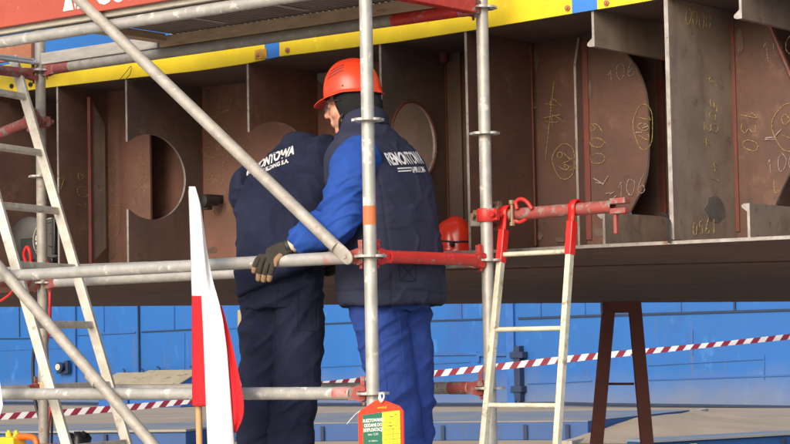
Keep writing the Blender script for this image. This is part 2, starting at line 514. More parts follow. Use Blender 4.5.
def catmull(pts, k=6):
    out = []
    P = [pts[0]] + list(pts) + [pts[-1]]
    for i in range(1, len(P) - 2):
        for j in range(k):
            t = j / k
            a, b, c, d = P[i - 1], P[i], P[i + 1], P[i + 2]
            out.append((b * 2 + (c - a) * t + (a * 2 - b * 5 + c * 4 - d) * t * t + (b * 3 - a - c * 3 + d) * t ** 3) * .5)
    out.append(pts[-1])
    return out


def cat4(pts, rs, k=6):
    a = catmull([V(p) for p in pts], k)
    b = catmull([V((r, 0, 0)) for r in rs], k)
    return a, [x.x for x in b]

DIG = {
    '0': [[(.5, 1), (.15, .8), (.1, .3), (.4, 0), (.8, .15), (.9, .7), (.5, 1)]],
    '1': [[(.3, .75), (.6, 1), (.55, 0)]],
    '2': [[(.1, .8), (.45, 1), (.8, .75), (.5, .4), (.1, .02), (.9, .05)]],
    '3': [[(.15, .9), (.6, 1), (.8, .75), (.4, .52), (.85, .3), (.5, 0), (.1, .12)]],
    '4': [[(.55, 1), (.1, .4), (.9, .42)], [(.65, .7), (.6, 0)]],
    '6': [[(.75, 1), (.25, .6), (.15, .15), (.5, 0), (.8, .2), (.55, .45), (.2, .3)]],
    '7': [[(.1, .95), (.85, 1), (.4, 0)]],
    '9': [[(.8, .8), (.45, 1), (.2, .75), (.45, .55), (.8, .8), (.7, .3), (.5, 0)]],
    'F': [[(.2, 0), (.25, 1), (.8, .95)], [(.22, .5), (.65, .52)]],
    '+': [[(.5, -.6), (.5, 1.3)], [(.1, .5), (.9, .45)]],
    'L': [[(.2, 1), (.25, .05), (.8, .1)]],
    'O': [[(.5, 1.5), (-.2, 1.2), (-.5, .5), (-.1, -.3), (.6, -.5), (1.2, 0), (1.3, .9), (.8, 1.4), (.3, 1.45)]],
    '<': [[(.9, .9), (.1, .5), (1.0, .2)], [(.1, .5), (2.0, .75)]],
    '5': [[(.85, 1), (.25, .95), (.2, .55), (.7, .6), (.75, .15), (.1, .05)]],
    '8': [[(.5, .52), (.2, .8), (.5, 1), (.8, .8), (.5, .52), (.15, .2), (.5, 0), (.85, .2), (.5, .52)]],
    '-': [[(0, .5), (1.2, .45)]],
}


def chalk(mb, word, o, ax, ay, h, r=.0014, ring=False):
    """handwritten strokes lying on a plate, o = corner, ax writing direction, ay digit-up direction"""
    n = ax.cross(ay).normalized()
    x = 0
    for ch in word:
        sl, yo, sc = random.uniform(.05, .35), random.uniform(-.12, .12), random.uniform(.85, 1.15)
        for stx in DIG.get(ch, []):
            pts = [V(((px + sl * py) * sc + random.uniform(-.06, .06), py * sc + yo + random.uniform(-.06, .06), 0)) for px, py in stx]
            pts = catmull(pts, 4) if len(pts) > 2 else pts
            mb.tube([V(o) + ax * ((p.x * .7 + x) * h) + ay * (p.y * h) for p in pts], [r * random.uniform(.55, 1.35) for p in pts], 5)
        x += .85
    if ring:
        c = V(o) + ax * (x * h / 2) + ay * (h / 2)
        mb.tube([c + ax * math.cos(a / 20 * 2 * PI) * x * h * .75 + ay * math.sin(a / 20 * 2 * PI) * h * (.95 + .1 * math.sin(a)) for a in range(20)], r, 5, closed=True)


ZU = V((0, 0, 1))

# ------------------------------------------------------------------ ground and far things
g = MB()
g.grid(lambda a, b: V((-3000 + 6000 * a, -2000 + 6000 * b, 0)), 2, 2)
tag(g.build('ground', M['sand'], smooth=False), kind='structure')
# quay slab the scaffold stands on
g = MB()
g.grid(lambda a, b: W(-12 + 26 * a, -14 + 26 * b, .004), 2, 2)
tag(g.build('quay_pavement', M['concrete'], smooth=False), kind='structure')

TW = 39.0
wall_c = q(395, 405, TW); wall_c.z = 0
wall = thing('moored_ship', 'tall blue painted steel ship side standing behind everything, with weld seams and dusty foot', 'ship', wall_c)
s_mid, _ = st(wall_c)
b = MB()
b.box(W(s_mid, TW + .2, 7), SU * 110, SV * .2, ZU * 7)
b.build('side_plating', M['hull'], wall, smooth=False)


def wseam(pts, w, d, mat, name='weld_seam'):
    m_ = MB()
    for (x0, y0), (x1, y1) in zip(pts, pts[1:]):
        a, c = q(x0, y0, TW), q(x1, y1, TW)
        dirn = (c - a).normalized()
        m_.box((a + c) / 2 - SV * (d / 2 - .02), (c - a) / 2, dirn.cross(SV) * w * .3, SV * d / 2)
    return m_.build(name, mat, wall, smooth=False)


S_ = M['hullseam']; D_ = M['hulldark']
wseam([(-30, 339), (28, 338.5), (60, 337)], .05, .06, D_)
wseam([(78, 335), (136, 332.5)], .06, .06, S_)
wseam([(142, 332), (193, 329.5)], .06, .06, D_)
wseam([(195, 330), (240, 328)], .05, .05, S_)
wseam([(139.5, 300), (140.5, 373)], .07, .10, D_)
wseam([(174.5, 300), (174.5, 330)], .04, .05, S_)
wseam([(104, 300), (104.5, 332)], .03, .05, S_)
wseam([(19.5, 300), (20, 337)], .05, .05, D_)
wseam([(76, 300), (76.5, 385)], .14, .10, S_)
wseam([(-30, 352), (70, 348)], .03, .04, S_)
wseam([(185, 333), (185, 375)], .03, .04, S_)
wseam([(322, 324), (355, 322.5)], .06, .06, D_)
wseam([(322, 367), (365, 365)], .05, .05, S_)
wseam([(425, 321), (483, 319.3)], .07, .06, D_)
wseam([(519, 318.4), (592, 315.8), (800, 309.5)], .09, .07, D_)
wseam([(461.5, 300), (462, 320)], .05, .05, S_)
wseam([(541, 300), (541, 318)], .04, .05, S_)
wseam([(585, 298), (585.5, 316)], .04, .05, S_)
wseam([(681, 298), (681.5, 312)], .04, .05, S_)
wseam([(735, 298), (735.5, 311)], .08, .07, D_)
wseam([(648, 365.5), (765, 359)], .04, .05, S_)
wseam([(648, 380), (800, 375)], .06, .05, S_)
wseam([(764.5, 355), (764.5, 380)], .04, .04, S_)
wseam([(425, 364), (470, 362)], .04, .05, S_)
wseam([(528, 384), (592, 381)], .05, .05, S_)
wseam([(693, 330), (693, 356)], .03, .04, S_)
wseam([(425, 404), (480, 404), (560, 403), (590, 404), (700, 405.5), (800, 407)], .10, .12, D_)
wseam([(-60, 402), (200, 404), (425, 404)], .10, .12, D_)
# door post with hinge
b = MB()
for x0, x1, y0, y1, d in ((507, 517, 296, 404, .10), (512, 519, 350, 392, .16)):
    a, c = q(x0, y0, TW), q(x1, y1, TW)
    b.box((a + c) / 2 - SV * d / 2, SU * (st(a)[0] - st(c)[0]) / 2, SV * d / 2, ZU * (a.z - c.z) / 2)
b.build('door_post', M['hullfit'], wall, smooth=False, bevel=.01)
b = MB()
for x0, x1, y0, y1, d in ((518, 525, 346, 401, .22), (515, 528, 352, 358, .26), (516, 527, 386, 392, .26)):
    a, c = q(x0, y0, TW), q(x1, y1, TW)
    b.box((a + c) / 2 - SV * d / 2, SU * (st(a)[0] - st(c)[0]) / 2, SV * d / 2, ZU * (a.z - c.z) / 2)
b.build('door_hinge', D_, wall, smooth=False, bevel=.01)
b = MB()
for x0, x1, y0, y1, d in ((478, 508, 353, 356, .08), (478, 481, 356, 362, .08), (426, 478, 353, 355, .05)):
    a, c = q(x0, y0, TW), q(x1, y1, TW)
    b.box((a + c) / 2 - SV * d / 2, SU * (st(a)[0] - st(c)[0]) / 2, SV * d / 2, ZU * (a.z - c.z) / 2)
b.build('hatch_frame', S_, wall, smooth=False)
for (x, y, r) in ((66, 367, .12),):
    p = q(x, y, TW)
    b = MB()
    b.lathe(p + SV * .05, -SV, [(0, r * 1.6), (.06, r * 1.6), (.06, r), (.3, r), (.3, r * 1.3), (.36, r * 1.3)], 14)
    b.box(p - SV * .15 - ZU * .16, SU * .22, SV * .05, ZU * .05)
    b.box(p - SV * .15 - SU * .25, SU * .05, SV * .06, ZU * .2)
    b.build('mooring_fitting', D_, wall)
    b = MB(); b.lathe(p - SV * .33, -SV, [(0, .1), (.03, .1), (.03, .06), (.05, .05)], 12)
    b.build('fitting_cap', M['alu'], wall)
p0, p1 = q(238, 310, TW), q(246, 332, TW)
b = MB(); b.box((p0 + p1) / 2 - SV * .04, SU * .11, SV * .04, ZU * .32)
b.build('rusty_pad', M['rusttop'], wall, smooth=False, bevel=.02)

# two lidded boxes at the foot of the ship side
for i, (xa, xb, yt, yb, lab) in enumerate((
        (129, 180, 372, 392, 'larger blue steel box with sloping tan lid against the ship side, right of its twin'),
        (98, 127, 374.5, 392, 'smaller blue steel box with sloping dusty lid, left one against the ship side'))):
    t_ = TW - 1.1
    a, c = q(xa, yt, t_), q(xb, yt, t_)
    base = (a + c) / 2; hgt = base.z; base.z = 0
    half = (st(a)[0] - st(c)[0]) / 2
    th_ = thing('steel_box', lab, 'box', base, 'lidded boxes at the ship side')
    b = MB()
    b.prism([[(0, 0), (.8, 0), (.8, hgt), (.0, hgt - .36)]], base - SU * half, SV, ZU, SU, 2 * half)
    b.build('box_body', M['hullfit'], th_, smooth=False, bevel=.015)
    b = MB()
    b.prism([[(-.06, hgt - .372), (.84, hgt + .005), (.84, hgt + .045), (-.06, hgt - .332)]], base - SU * (half + .04), SV, ZU, SU, 2 * half + .08)
    b.build('lid', M['rusttop'], th_, smooth=False, bevel=.01)
    for k in (-.7, .6):
        b = MB(); b.tube([base + SU * half * k + SV * .86 + ZU * (hgt - .05), base + SU * half * k + SV * .86 + ZU * (hgt + .10), base + SU * half * (k + .1) + SV * .86 + ZU * (hgt + .14)], .03, 8)
        b.build('latch', D_, th_)


def platform(xa, xb, ytop_near, h, depth, lab, name='steel_platform'):
    """low blue steel platform lying on the ground"""
    a = qz(xa, ytop_near[0], h); c = qz(xb, ytop_near[1], h)
    d = (c - a).normalized(); n = V((-d.y, d.x, 0))
    base = (a + c) / 2; base.z = 0
    t_ = thing(name, lab, 'platform', base)
    L_ = (c - a).length / 2
    b = MB(); b.box(base + n * depth / 2 + ZU * h / 2, d * L_, n * depth / 2, ZU * h / 2)
    b.build('platform_side', M['platblue'], t_, smooth=False, bevel=.015)
    b = MB(); b.box(base + n * (depth / 2 - .03) + ZU * (h + .021), d * (L_ + .02), n * (depth / 2 + .02), ZU * .02)
    b.build('platform_top', M['platedge'], t_, smooth=False, bevel=.006)
    for k in range(int(L_ / .9)):
        x = -L_ + .6 + k * 1.8
        if x < L_ - .2:
            b = MB(); b.box(base + d * x - n * .03 + ZU * h * .45, d * .03, n * .03, ZU * h * .42)
            b.build('side_rib', M['hulldark'], t_, smooth=False)
    return t_, base, d, n


platform(-120, 186, (435, 432), .26, 3.2, 'low blue steel platform on the sandy ground behind the ladder at far left')
hp = .30
fr = [qz(225, 425, hp), qz(588, 422, hp)]; bk = [qz(225, 415, hp), qz(690, 411, hp)]
pc_ = (fr[0] + fr[1]) / 2; pc_.z = 0
pt_ = thing('steel_platform', 'wide blue steel platform with dusty top behind the bending man, right ladder and trestle', 'platform', pc_)
for nm_, z0_, z1_, mt_ in (('platform_side', 0, hp, 'platblue'), ('platform_top', hp + .003, hp + .02, 'platedge')):
    b = MB()
    P_ = [V((v.x, v.y, 0)) for v in (fr[0], fr[1], bk[1], bk[0])]
    b.prism([[(v.x, v.y) for v in P_]], V((0, 0, z0_)), V((1, 0, 0)), V((0, 1, 0)), ZU, z1_ - z0_)
    b.build(nm_, M[mt_], pt_, smooth=False, bevel=.012)
for k in range(9):
    o_ = fr[0].lerp(fr[1], (k + .5) / 9); d_ = (fr[1] - fr[0]).normalized()
    b = MB(); b.box(V((o_.x, o_.y, hp * .45)) - V((0, .03, 0)), d_ * .03, V((0, .03, 0)), ZU * hp * .42)
    b.build('side_rib', M['hulldark'], pt_, smooth=False)
platform(318, 424, (419, 416), .22, 1.7, 'narrow blue steel platform just beyond the bigger one, seen between the two men')
pl, pb, pd, pn = platform(652, 900, (443, 429), .30, .5, 'low blue steel beam with two yellow marks, right of the trestle')
b = MB()
for x in (655, 671):
    p = qz(x + 3, 443, .26)
    kk = (p - pb).dot(pd)
    b.box(pb + pd * kk - pn * .008 + ZU * .17, pd * .055, pn * .008, ZU * .09)
b.build('yellow_mark', M['yellow'], pl, smooth=False)
# sand banked up against the right end of the wide platform
b = MB()
e0, e1 = fr[1], bk[1]
out_ = V((e1.y - e0.y, -(e1.x - e0.x), 0)).normalized()


def bank(u, v):
    p_ = e0.lerp(e1, -.25 + 1.3 * v)
    z_ = hp * (1.0 - .1 * (1 - v)) * min(1, max(0, (v + .02) * 1.9)) * (1 - u) ** 1.4
    p_ = V((p_.x, p_.y, 0)) + out_ * (u * 3.2 + .02)
    return V((p_.x, p_.y, max(.006, z_ + .03 * noise.noise(p_ * .9) * (1 - u))))


b.grid(bank, 24, 30)
b.build('sand_bank', M['sand'], angle=80)['kind'] = 'structure'
a, c = qz(566, 442, .05), qz(704, 409, .05)
a.z = c.z = .03
b = MB(); b.bar(a, c, ZU, .035, .10)
b.build('kerb_strip', M['concrete'], smooth=False, bevel=.01)['kind'] = 'structure'

# ------------------------------------------------------------------ barrier tape
tp = [(-60, 421), (0, 417), (80, 411.5), (165, 404), (240, 394.5), (325, 385), (430, 374.3), (520, 364.5), (590, 356.8), (690, 347.2), (790, 336.8), (860, 329)]
cen = catmull([qd(x, y, 18.6 + 3.2 * min(1, max(0, (x + 60) / 480)) + .3 * max(0, x - 420) / 370) for x, y in tp], 14)
tape = thing('barrier_tape', 'red and white striped barrier tape strung across behind the men and the trestle', 'tape', cen[0])
L_acc = 0; segs = []
acc = [0]
for a, c in zip(cen, cen[1:]):
    acc.append(acc[-1] + (c - a).length)


def on_tape(d):
    for i in range(len(acc) - 1):
        if acc[i + 1] >= d:
            f = (d - acc[i]) / (acc[i + 1] - acc[i])
            return cen[i].lerp(cen[i + 1], f)
    return cen[-1]


def tape_p(d, v):
    a = on_tape(d); tw = .55 + .2 * math.sin(d * .9) + .12 * math.sin(d * 2.3 + 1)
    return a + V((0, math.sin(tw), math.cos(tw))) * v


bt = MB()
d = 0; k = 0
while d < acc[-1] - .2:
    bt.mi = k % 2
    for j in range(2):
        d0, d1 = d + .04 * j, d + .04 * (j + 1)
        h = .038
        bt._f([bt.bm.verts.new(p) for p in (tape_p(d0 - .026, -h), tape_p(d1 - .026, -h), tape_p(d1 + .026, h), tape_p(d0 + .026, h))])
    d += .08; k += 1
bt.build('tape_band', [M['tapew'], M['taper']], tape, smooth=False, solid=.0008)

# ------------------------------------------------------------------ trestle under the far side of the block
TD = 20.0
tr = thing('trestle', 'dark red brown steel trestle with two splayed legs under the block at right', 'trestle', V((qd(622, 400, TD).x, TD, 0)))


def trp(x, y, dy=0):
    return qd(x, y, TD + dy)


for (xa, xb) in ((609, 596.5), (634.5, 647)):
    a = trp(xa, 304); c0 = trp(xb, 444)
    dirn = (c0 - a); k = a.z / (a.z - c0.z)
    c = a + dirn * k
    b = MB()
    # H-section leg
    sd = V((1, 0, 0)); dn = (c - a).normalized()
    up = V((0, 1, 0))
    sx = (sd - dn * sd.dot(dn)).normalized(); sy = dn.cross(sx)
    for off in (-.06, .06):
        b.box((a + c) / 2 + sy * off, (c - a) / 2, sx * .058, sy * .006)
    b.box((a + c) / 2, (c - a) / 2, sx * .045, sy * .053)
    b.build('leg', M['trestle'], tr, smooth=False, bevel=.003)
    b = MB(); b.box(V((c.x, c.y, .012)), V((.14, 0, 0)), V((0, .14, 0)), ZU * .012)
    b.build('foot_plate', M['trestle'], tr, smooth=False)
a, c = trp(601.5, 307), trp(640, 306)
b = MB(); b.bar(a, c, ZU, .062, .10); b.build('head_beam', M['trestle'], tr, smooth=False, bevel=.004)
a, c = trp(605, 384), trp(634, 384)
b = MB(); b.tube([a, c], .012, 8); b.build('tie_rod', M['trestle'], tr)

# ------------------------------------------------------------------ the ship block
TS = 1.0
floor_px = [(-60, 273.5), (0, 270), (100, 266), (503, 252.5), (590, 248), (790, 239), (860, 235.5)]
ceil_px = [(-60, 102), (0, 94), (49, 87), (123, 78.5), (200, 70), (247, 63), (283, 55.5), (340, 48.5), (400, 41), (480, 28.5), (577, 12.3), (640, 2), (700, -9), (860, -38)]
floor_pts = [q(x, y, TS) for x, y in floor_px]
ceil_pts = [q(x, y, TS) for x, y in ceil_px]


def interp(pts, s):
    ps = sorted((st(p)[0], p.z) for p in pts)
    for (s0, z0), (s1, z1) in zip(ps, ps[1:]):
        if s0 <= s <= s1:
            return z0 + (z1 - z0) * (s - s0) / (s1 - s0)
    return ps[0][1] if s < ps[0][0] else ps[-1][1]


def zf(s): return interp(floor_pts, s)
def zc(s): return interp(ceil_pts, s)


base = floor_pts[3].copy()
block = thing('ship_block', 'brown primed hull section with open frames and yellow painted edge behind the scaffold', 'ship section', V((base.x, base.y, 1.6)))
# bottom plate: near edge along the frames, far edge some metres behind
farp = [qz(x, y, 2.0) for x, y in ((-60, 308), (0, 307), (100, 306.4), (503, 303.6), (590, 303), (790, 301.7), (860, 301.2))]
b = MB()
th = .013
n = len(floor_pts)
lo_n = [b.bm.verts.new(p) for p in floor_pts]
hi_n = [b.bm.verts.new(p + ZU * th) for p in floor_pts]
lo_f = [b.bm.verts.new(V((p.x, p.y, 2.0))) for p in farp]
hi_f = [b.bm.verts.new(V((p.x, p.y, 2.0 + th))) for p in farp]
for i in range(n - 1):
    b.mi = 0
    b._f((lo_n[i], lo_n[i + 1], lo_f[i + 1], lo_f[i]))
    b._f((hi_n[i], hi_n[i + 1], hi_f[i + 1], hi_f[i]))
    b._f((lo_f[i], lo_f[i + 1], hi_f[i + 1], hi_f[i]))
    b.mi = 1
    b._f((lo_n[i], lo_n[i + 1], hi_n[i + 1], hi_n[i]))
for i in (0, n - 1):
    b._f((lo_n[i], hi_n[i], hi_f[i], lo_f[i]))
b.build('bottom_plate', [M['primer_under'], M['cutedge']], block, smooth=False)
# weld runs under the bottom
for fr in (.16,):
    b = MB()
    pts = []
    for a, c in zip(floor_pts, farp):
        p = a.lerp(V((c.x, c.y, 2.0)), fr); pts.append(p - ZU * .004)
    b.tube(pts, .004, 6)
    b.build('weld_seam', M['primer_under'], block)
# top plate
b = MB()
D2 = 2.2
A = [b.bm.verts.new(p) for p in ceil_pts]; B = [b.bm.verts.new(p + SV * D2) for p in ceil_pts]
A2 = [b.bm.verts.new(p + ZU * .014) for p in ceil_pts]; B2 = [b.bm.verts.new(p + SV * D2 + ZU * .014) for p in ceil_pts]
for i in range(len(A) - 1):
    b._f((A[i], A[i + 1], B[i + 1], B[i])); b._f((A2[i], A2[i + 1], B2[i + 1], B2[i]))
    b._f((A[i], A[i + 1], A2[i + 1], A2[i])); b._f((B[i], B[i + 1], B2[i + 1], B2[i]))
b.build('top_plate', M['primer_dark'], block, smooth=False)


def at_x(px, t=TS):
    """s of the vertical line seen at px on plane t (taken half-way up)"""
    return st(q(px, 160, t))[0]


# painted edge of the deck: yellow with blue gaps
def fascia(xa, xb, mat, name='painted_edge', dz=.14, proud=.0):
    sa, sb = at_x(xa), at_x(xb)
    xs = [sa] + sorted([st(p)[0] for p in ceil_pts if sb < st(p)[0] < sa], reverse=True) + [sb]
    b = MB()
    lo = []
    for s in xs:
        z = zc(s)
        lo.append((s, z))
    for (s0, z0), (s1, z1) in zip(lo, lo[1:]):
        vs = [b.bm.verts.new(W(s, TS + t, z)) for s, z in ((s0, z0 - .003), (s1, z1 - .003), (s1, z1 + dz), (s0, z0 + dz)) for t in (-.012 - proud, -.001)]
        for f in ((0, 2, 4, 6), (1, 3, 5, 7), (0, 1, 3, 2), (2, 3, 5, 4), (4, 5, 7, 6), (6, 7, 1, 0)):
            b._f([vs[i] for i in f])
    return b.build(name, mat, block, smooth=False)


fascia(-60, 268.2, M['yellow']); fascia(268.2, 283, M['bluepaint']); fascia(283, 577.3, M['yellow'])
fascia(577.3, 602.8, M['bluepaint']); fascia(602.8, 860, M['yellow'])
for x, y in ((12, 86), (31, 84.5), (607, 3), (568, 8), (259, 55), (288, 50)):
    p = q(x, y, TS - .012)
    b = MB(); b.lathe(p, -SV, [(0, .012), (.008, .012), (.008, .008), (.014, .006)], 8)
    b.build('lug', M['rustplate'] if x > 200 else M['blackplastic'], block)
p = q(261, 54, TS - .014)
b = MB(); b.box(p, SU * .035, SV * .004, ZU * .022); b.build('rusty_pad', pm('rusty_yellow_paint', (.62, .36, .03), (.35, .18, .03), 30, .7), block, smooth=False, bevel=.003)

b = MB()
b.tube(catmull([q(120, 79, TS - .02), q(126, 72, TS - .03), q(131, 66, TS - .03), q(130, 74, TS - .04), q(126, 79, TS - .03), q(131, 81, TS - .03), q(137, 79, TS - .02)], 6), .0016, 5)
b.build('tie_wire', M['blackplastic'], block)
TR, TL = .49, .51     # frame depth at right and left


def arc(cx, cy, rx, ry, a0=0, a1=360, n=36):
    return [(cx + rx * math.cos(math.radians(a0 + (a1 - a0) * i / n)), cy + ry * math.sin(math.radians(a0 + (a1 - a0) * i / n))) for i in range(n + (0 if abs(a1 - a0) == 360 else 1))]


def web(px, depth, mat, loops=None, holes=(), th=.012, name='web_plate', zlo=None, zhi=None):
    """frame plate across the block; front edge seen at px"""
    s = at_x(px)
    z0 = (zf(s) + th if zlo is None else zlo); z1 = (zc(s) if zhi is None else zhi)
    out = loops or [[(0, z0), (depth, z0 + .0), (depth, z1), (0, z1)]]
    b = MB()
    b.prism(out + list(holes), W(s, TS, 0), SV, ZU, -SU, th, edge_mat=1)
    return b.build(name, [mat, M['cutedge']], block, smooth=False), s


def tz(px, py, s):
    """T depth and z of the photo place on the plate at s"""
    d = ray(px, py)
    nrm = SU
    o = P0 + SU * s
    k = (o - V((EYE.x, EYE.y, 0))).dot(nrm) / d.dot(nrm)
    p = EYE + d * k
    return st(p)[1] - TS, p.z


# back plating of the bays
def backplate(xa, xb, T, mat, zpad=0):
    sa, sb = at_x(xa, TS + T), at_x(xb, TS + T)
    b = MB()
    sm = [sa + (sb - sa) * k / 6 for k in range(7)]
    lo = [(s, zf(s) + .002) for s in sm]; hi = [(s, zc(s) + .0) for s in sm][::-1]
    b.prism([lo + hi], W(0, TS + T, 0), SU, ZU, SV, .012)
    return b.build('back_plate', mat, block, smooth=False)


backplate(-90, 70, .45, M['primer'])
backplate(70, 150, .33, M['primer_red_lift'])
backplate(150, 250, TL, M['primer_red_lift'])
backplate(250, 381, .475, M['primer_red_lift'])
backplate(381, 462, .455, M['primer_dark'])
backplate(462, 531, .467, M['primer_red_dim'])
backplate(531, 588, TR + .003, M['primer_red_dim'])
backplate(630, 737, .80, M['primer']); backplate(737, 930, .80, M['primer'])

# frame 57 with its sniped stiffener
web(57, .335, M['primer'])
o_, s57 = web(-8, .45, M['primer'])
s2 = at_x(57) - .085
T0, zt = tz(88.5, 97, s2); T1, zt1 = tz(103, 125, s2); _, zb = tz(91, 263, s2); _, zb1 = tz(103, 248, s2)
b = MB(); b.prism([[(T0, zb), (T1, zb1), (T1, zt1), (T0, zt)]], W(s2, TS, 0), SV, ZU, -SU, .012)
b.build('stiffener', M['primer_grey'], block, smooth=False)
b = MB(); b.prism([[(T0 - .009, zb), (T0 + .006, zb), (T0 + .006, zt), (T0 - .009, zt)]], W(s2, TS, 0), SV, ZU, -SU, .02)
b.build('weld_seam', M['redox'], block, smooth=False)
# arched opening plate at far left
p = q(13, 235, TS + .43)
b = MB()
hz = [(math.cos(math.radians(a)) * .19, math.sin(math.radians(a)) * .16 + .30) for a in range(0, 181, 12)]
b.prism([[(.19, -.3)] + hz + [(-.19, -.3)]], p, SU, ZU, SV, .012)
b.build('arched_doubler', M['primer_red_lift'], block, smooth=False)

# frame 126 with round lightening hole
s = at_x(126)
TRt, zm_ = tz(184, 177.5, s); _, ztop = tz(155, 135, s); _, zbot = tz(155, 220, s)
rz = (ztop - zbot) / 2; rT = TRt / 1.644; Tc = TRt - rT; zm_ = (ztop + zbot) / 2
z0 = zf(s) + .012; z1 = zc(s)
aa = [(Tc + rT * math.cos(math.radians(a)), zm_ + rz * math.sin(math.radians(a))) for a in range(128, -129, -8)]
web(126, TL, M['primer_dark'], loops=[[(0, aa[0][1])] + aa + [(0, aa[-1][1]), (0, z0), (TL, z0), (TL, z1), (0, z1)]])
# frame 248: big hole that opens to the front edge at its lower part
s = at_x(248)
Tt, zt = tz(276, 122, s)
_, zfe = tz(248, 132, s)
Te, ze = tz(316, 160, s)
rr_ = Te - Tt
z0 = zf(s) + .012; z1 = zc(s); TW_ = .475
a0_ = math.acos(max(-1, -Tt / rr_)); rzl = (zt - zfe) / max(.05, 1 - math.sin(a0_))
aa = []
for a in [math.degrees(a0_) * (1 - k / 8) + 90 * k / 8 for k in range(9)] + list(range(80, -61, -10)):
    ca_, sa_ = math.cos(math.radians(a)), math.sin(math.radians(a))
    T_ = Tt + rr_ * ca_
    z_ = zt - rzl * (1 - sa_) if a >= 90 else zt - rr_ * 1.02 * (1 - sa_)
    if T_ < TW_ - .02:
        aa.append((max(0, T_), z_))
low = [(Tt + .05, z0 + .12), (0, z0 + .1), (0, z0), (TW_, z0), (TW_, z1), (0, z1)]
web(248, TW_, M['primer_red_lift'], loops=[aa + low])
# frame 381 with hole
s = at_x(381)
Tc, zc_ = tz(411, 142, s); Tr_, _ = tz(433, 142, s); _, ztop = tz(411, 103, s)
rr_ = abs(ztop - zc_)
web(381, .455, M['primer_dark'], holes=[arc(Tc, zc_, abs(Tr_ - Tc), rr_)])
b = MB(); b.tube([W(s - .016, TS + x, z) for x, z in arc(Tc, zc_, abs(Tr_ - Tc) + .004, rr_ + .004)], .006, 6, closed=True)
b.build('hole_rim', M['redox'], block)
# frame 467, 668 and the next ones
web(467, .467, M['primer_red_dim'])
web(668, TR, M['primer_grey'], th=.018)
web(832, TR, M['primer_grey'], th=.018)
# heat mark on frame 668
s = at_x(668)
b = MB(); T_, z_ = tz(711, 210, s)
b.prism([[(T_ + .075 * math.cos(a / 14 * 2 * PI) * (1 + .15 * math.sin(a * 3)), z_ + .055 * math.sin(a / 14 * 2 * PI)) for a in range(14)]], W(s - .018, TS, 0), SV, ZU, -SU, .0015)
b.build('heat_mark', M['scorch'], block, smooth=False)

# sniped flat-bar stiffener at 573
s = at_x(583, TS + TR)
Ta, zt = tz(573.5, 65, s); _, zt2 = tz(580, 38, s)
b = MB(); b.prism([[(Ta, zf(s) + .02), (TR, zf(s) + .02), (TR, zt2), (TR - .02, zt2), (Ta, zt)]], W(s, TS, 0), SV, ZU, -SU, .011, edge_mat=1)
b.build('stiffener', [M['primer_dark'], M['cutedge']], block, smooth=False)


# plates with a bulging free edge (600-mark plate and 130-mark plate)
def bulge(xa, curve, T, mat):
    t = TS + T
    pts = [q(x, y, t) for x, y in curve]
    cu = [(st(p)[0], p.z) for p in catmull(pts, 5)]
    sa = at_x(xa, t)
    b = MB()
    b.prism([[(sa, zf(sa) + .002)] + [(sa, zc(sa))] + [(cu[0][0], zc(cu[0][0]))] + cu + [(cu[-1][0], zf(cu[-1][0]) + .002)]], W(0, t, 0), SU, ZU, SV, .014, edge_mat=1)
    return b.build('bracket_plate', [mat, M['cutedge']], block, smooth=False)


bulge(585, [(620, 40), (623.5, 50), (635, 65), (643.5, 85), (647.5, 107), (648, 136), (647.5, 165), (643.5, 185), (636, 200), (629, 213)], TR, M['primer_red_dim'])
bulge(734, [(770, 20), (777, 40), (790, 72), (806, 100), (810, 135), (805, 160), (790, 172), (775, 206)], TR, M['primer_red_dim'])


# bulb flats standing on the floor and hanging from the top plate
def bulbflat(px, h, top, depth, mat):
    s = at_x(px)
    b = MB()
    e = .011
    if top:
        z1 = zc(s); z0 = z1 - h
        prof = [(0, z1), (e, z1), (e, z0), (-.012, z0), (-.024, z0 + .006), (-.022, z0 + .016), (0, z0 + .034)]
    else:
        z0 = zf(s) + .013; z1 = z0 + h
        prof = [(0, z0), (e, z0), (e, z1), (-.012, z1), (-.024, z1 - .006), (-.022, z1 - .014), (0, z1 - .03)]
    b.mi = 0
    b.prism([[(-x, z) for x, z in prof]], W(s, TS + .004, 0), SU, ZU, SV, depth)
    for f in b.bm.faces:
        if abs(f.calc_center_median().dot(SV) - W(s, TS + .004, 0).dot(SV)) < .003:
            f.material_index = 1
    b.build('bulb_flat', [mat, M['cutedge']], block, smooth=False)


bulbflat(594.5, .145, True, TR + .3, M['primer_grey'])
bulbflat(743, .13, True, TR + .3, M['primer_grey'])
bulbflat(600.5, .125, False, TR + .3, M['primer_grey'])
bulbflat(745, .128, False, TR + .3, M['primer_grey'])
# small lug with bright weld on top plate at 325 and upright lug left of 668
b = MB(); b.prism([[(-.03, 0), (.035, 0), (.035, -.02), (.0, -.055), (-.03, -.03)]], q(322, 73, TS + .45), -SU, ZU, SV, .012); b.build('weld_lug', M['cutedge'], block, smooth=False)
p = q(443, 57, TS + .42)
b = MB(); b.lathe(p + ZU * .03, -ZU, [(0, .022), (.04, .026), (.055, .016)], 12); b.build('weld_lug', M['redox'], block)
# bent bracket at foot of frame 668
b = MB()
pts = [q(662, 214, TS + .04), q(668.5, 217, TS + .02), q(669.5, 225, TS - .01), q(669.5, 243, TS - .014)]
b.tube(catmull(pts, 4), .007, 6); b.build('gas_pipe_stub', M['blackplastic'], block)


# red oxide strips along the welds
def vseam(px, T, y0, y1, w=.022, mat=None):
    a, c = q(px, y0, TS + T - .004), q(px, y1, TS + T - .004)
    s_ = (st(a)[0] + st(c)[0]) / 2
    b = MB(); b.box(W(s_, TS + T - .004, (a.z + c.z) / 2), SU * w / 2, SV * .0025, ZU * abs(a.z - c.z) / 2)
    b.build('weld_seam', mat or M['redox'], block, smooth=False)


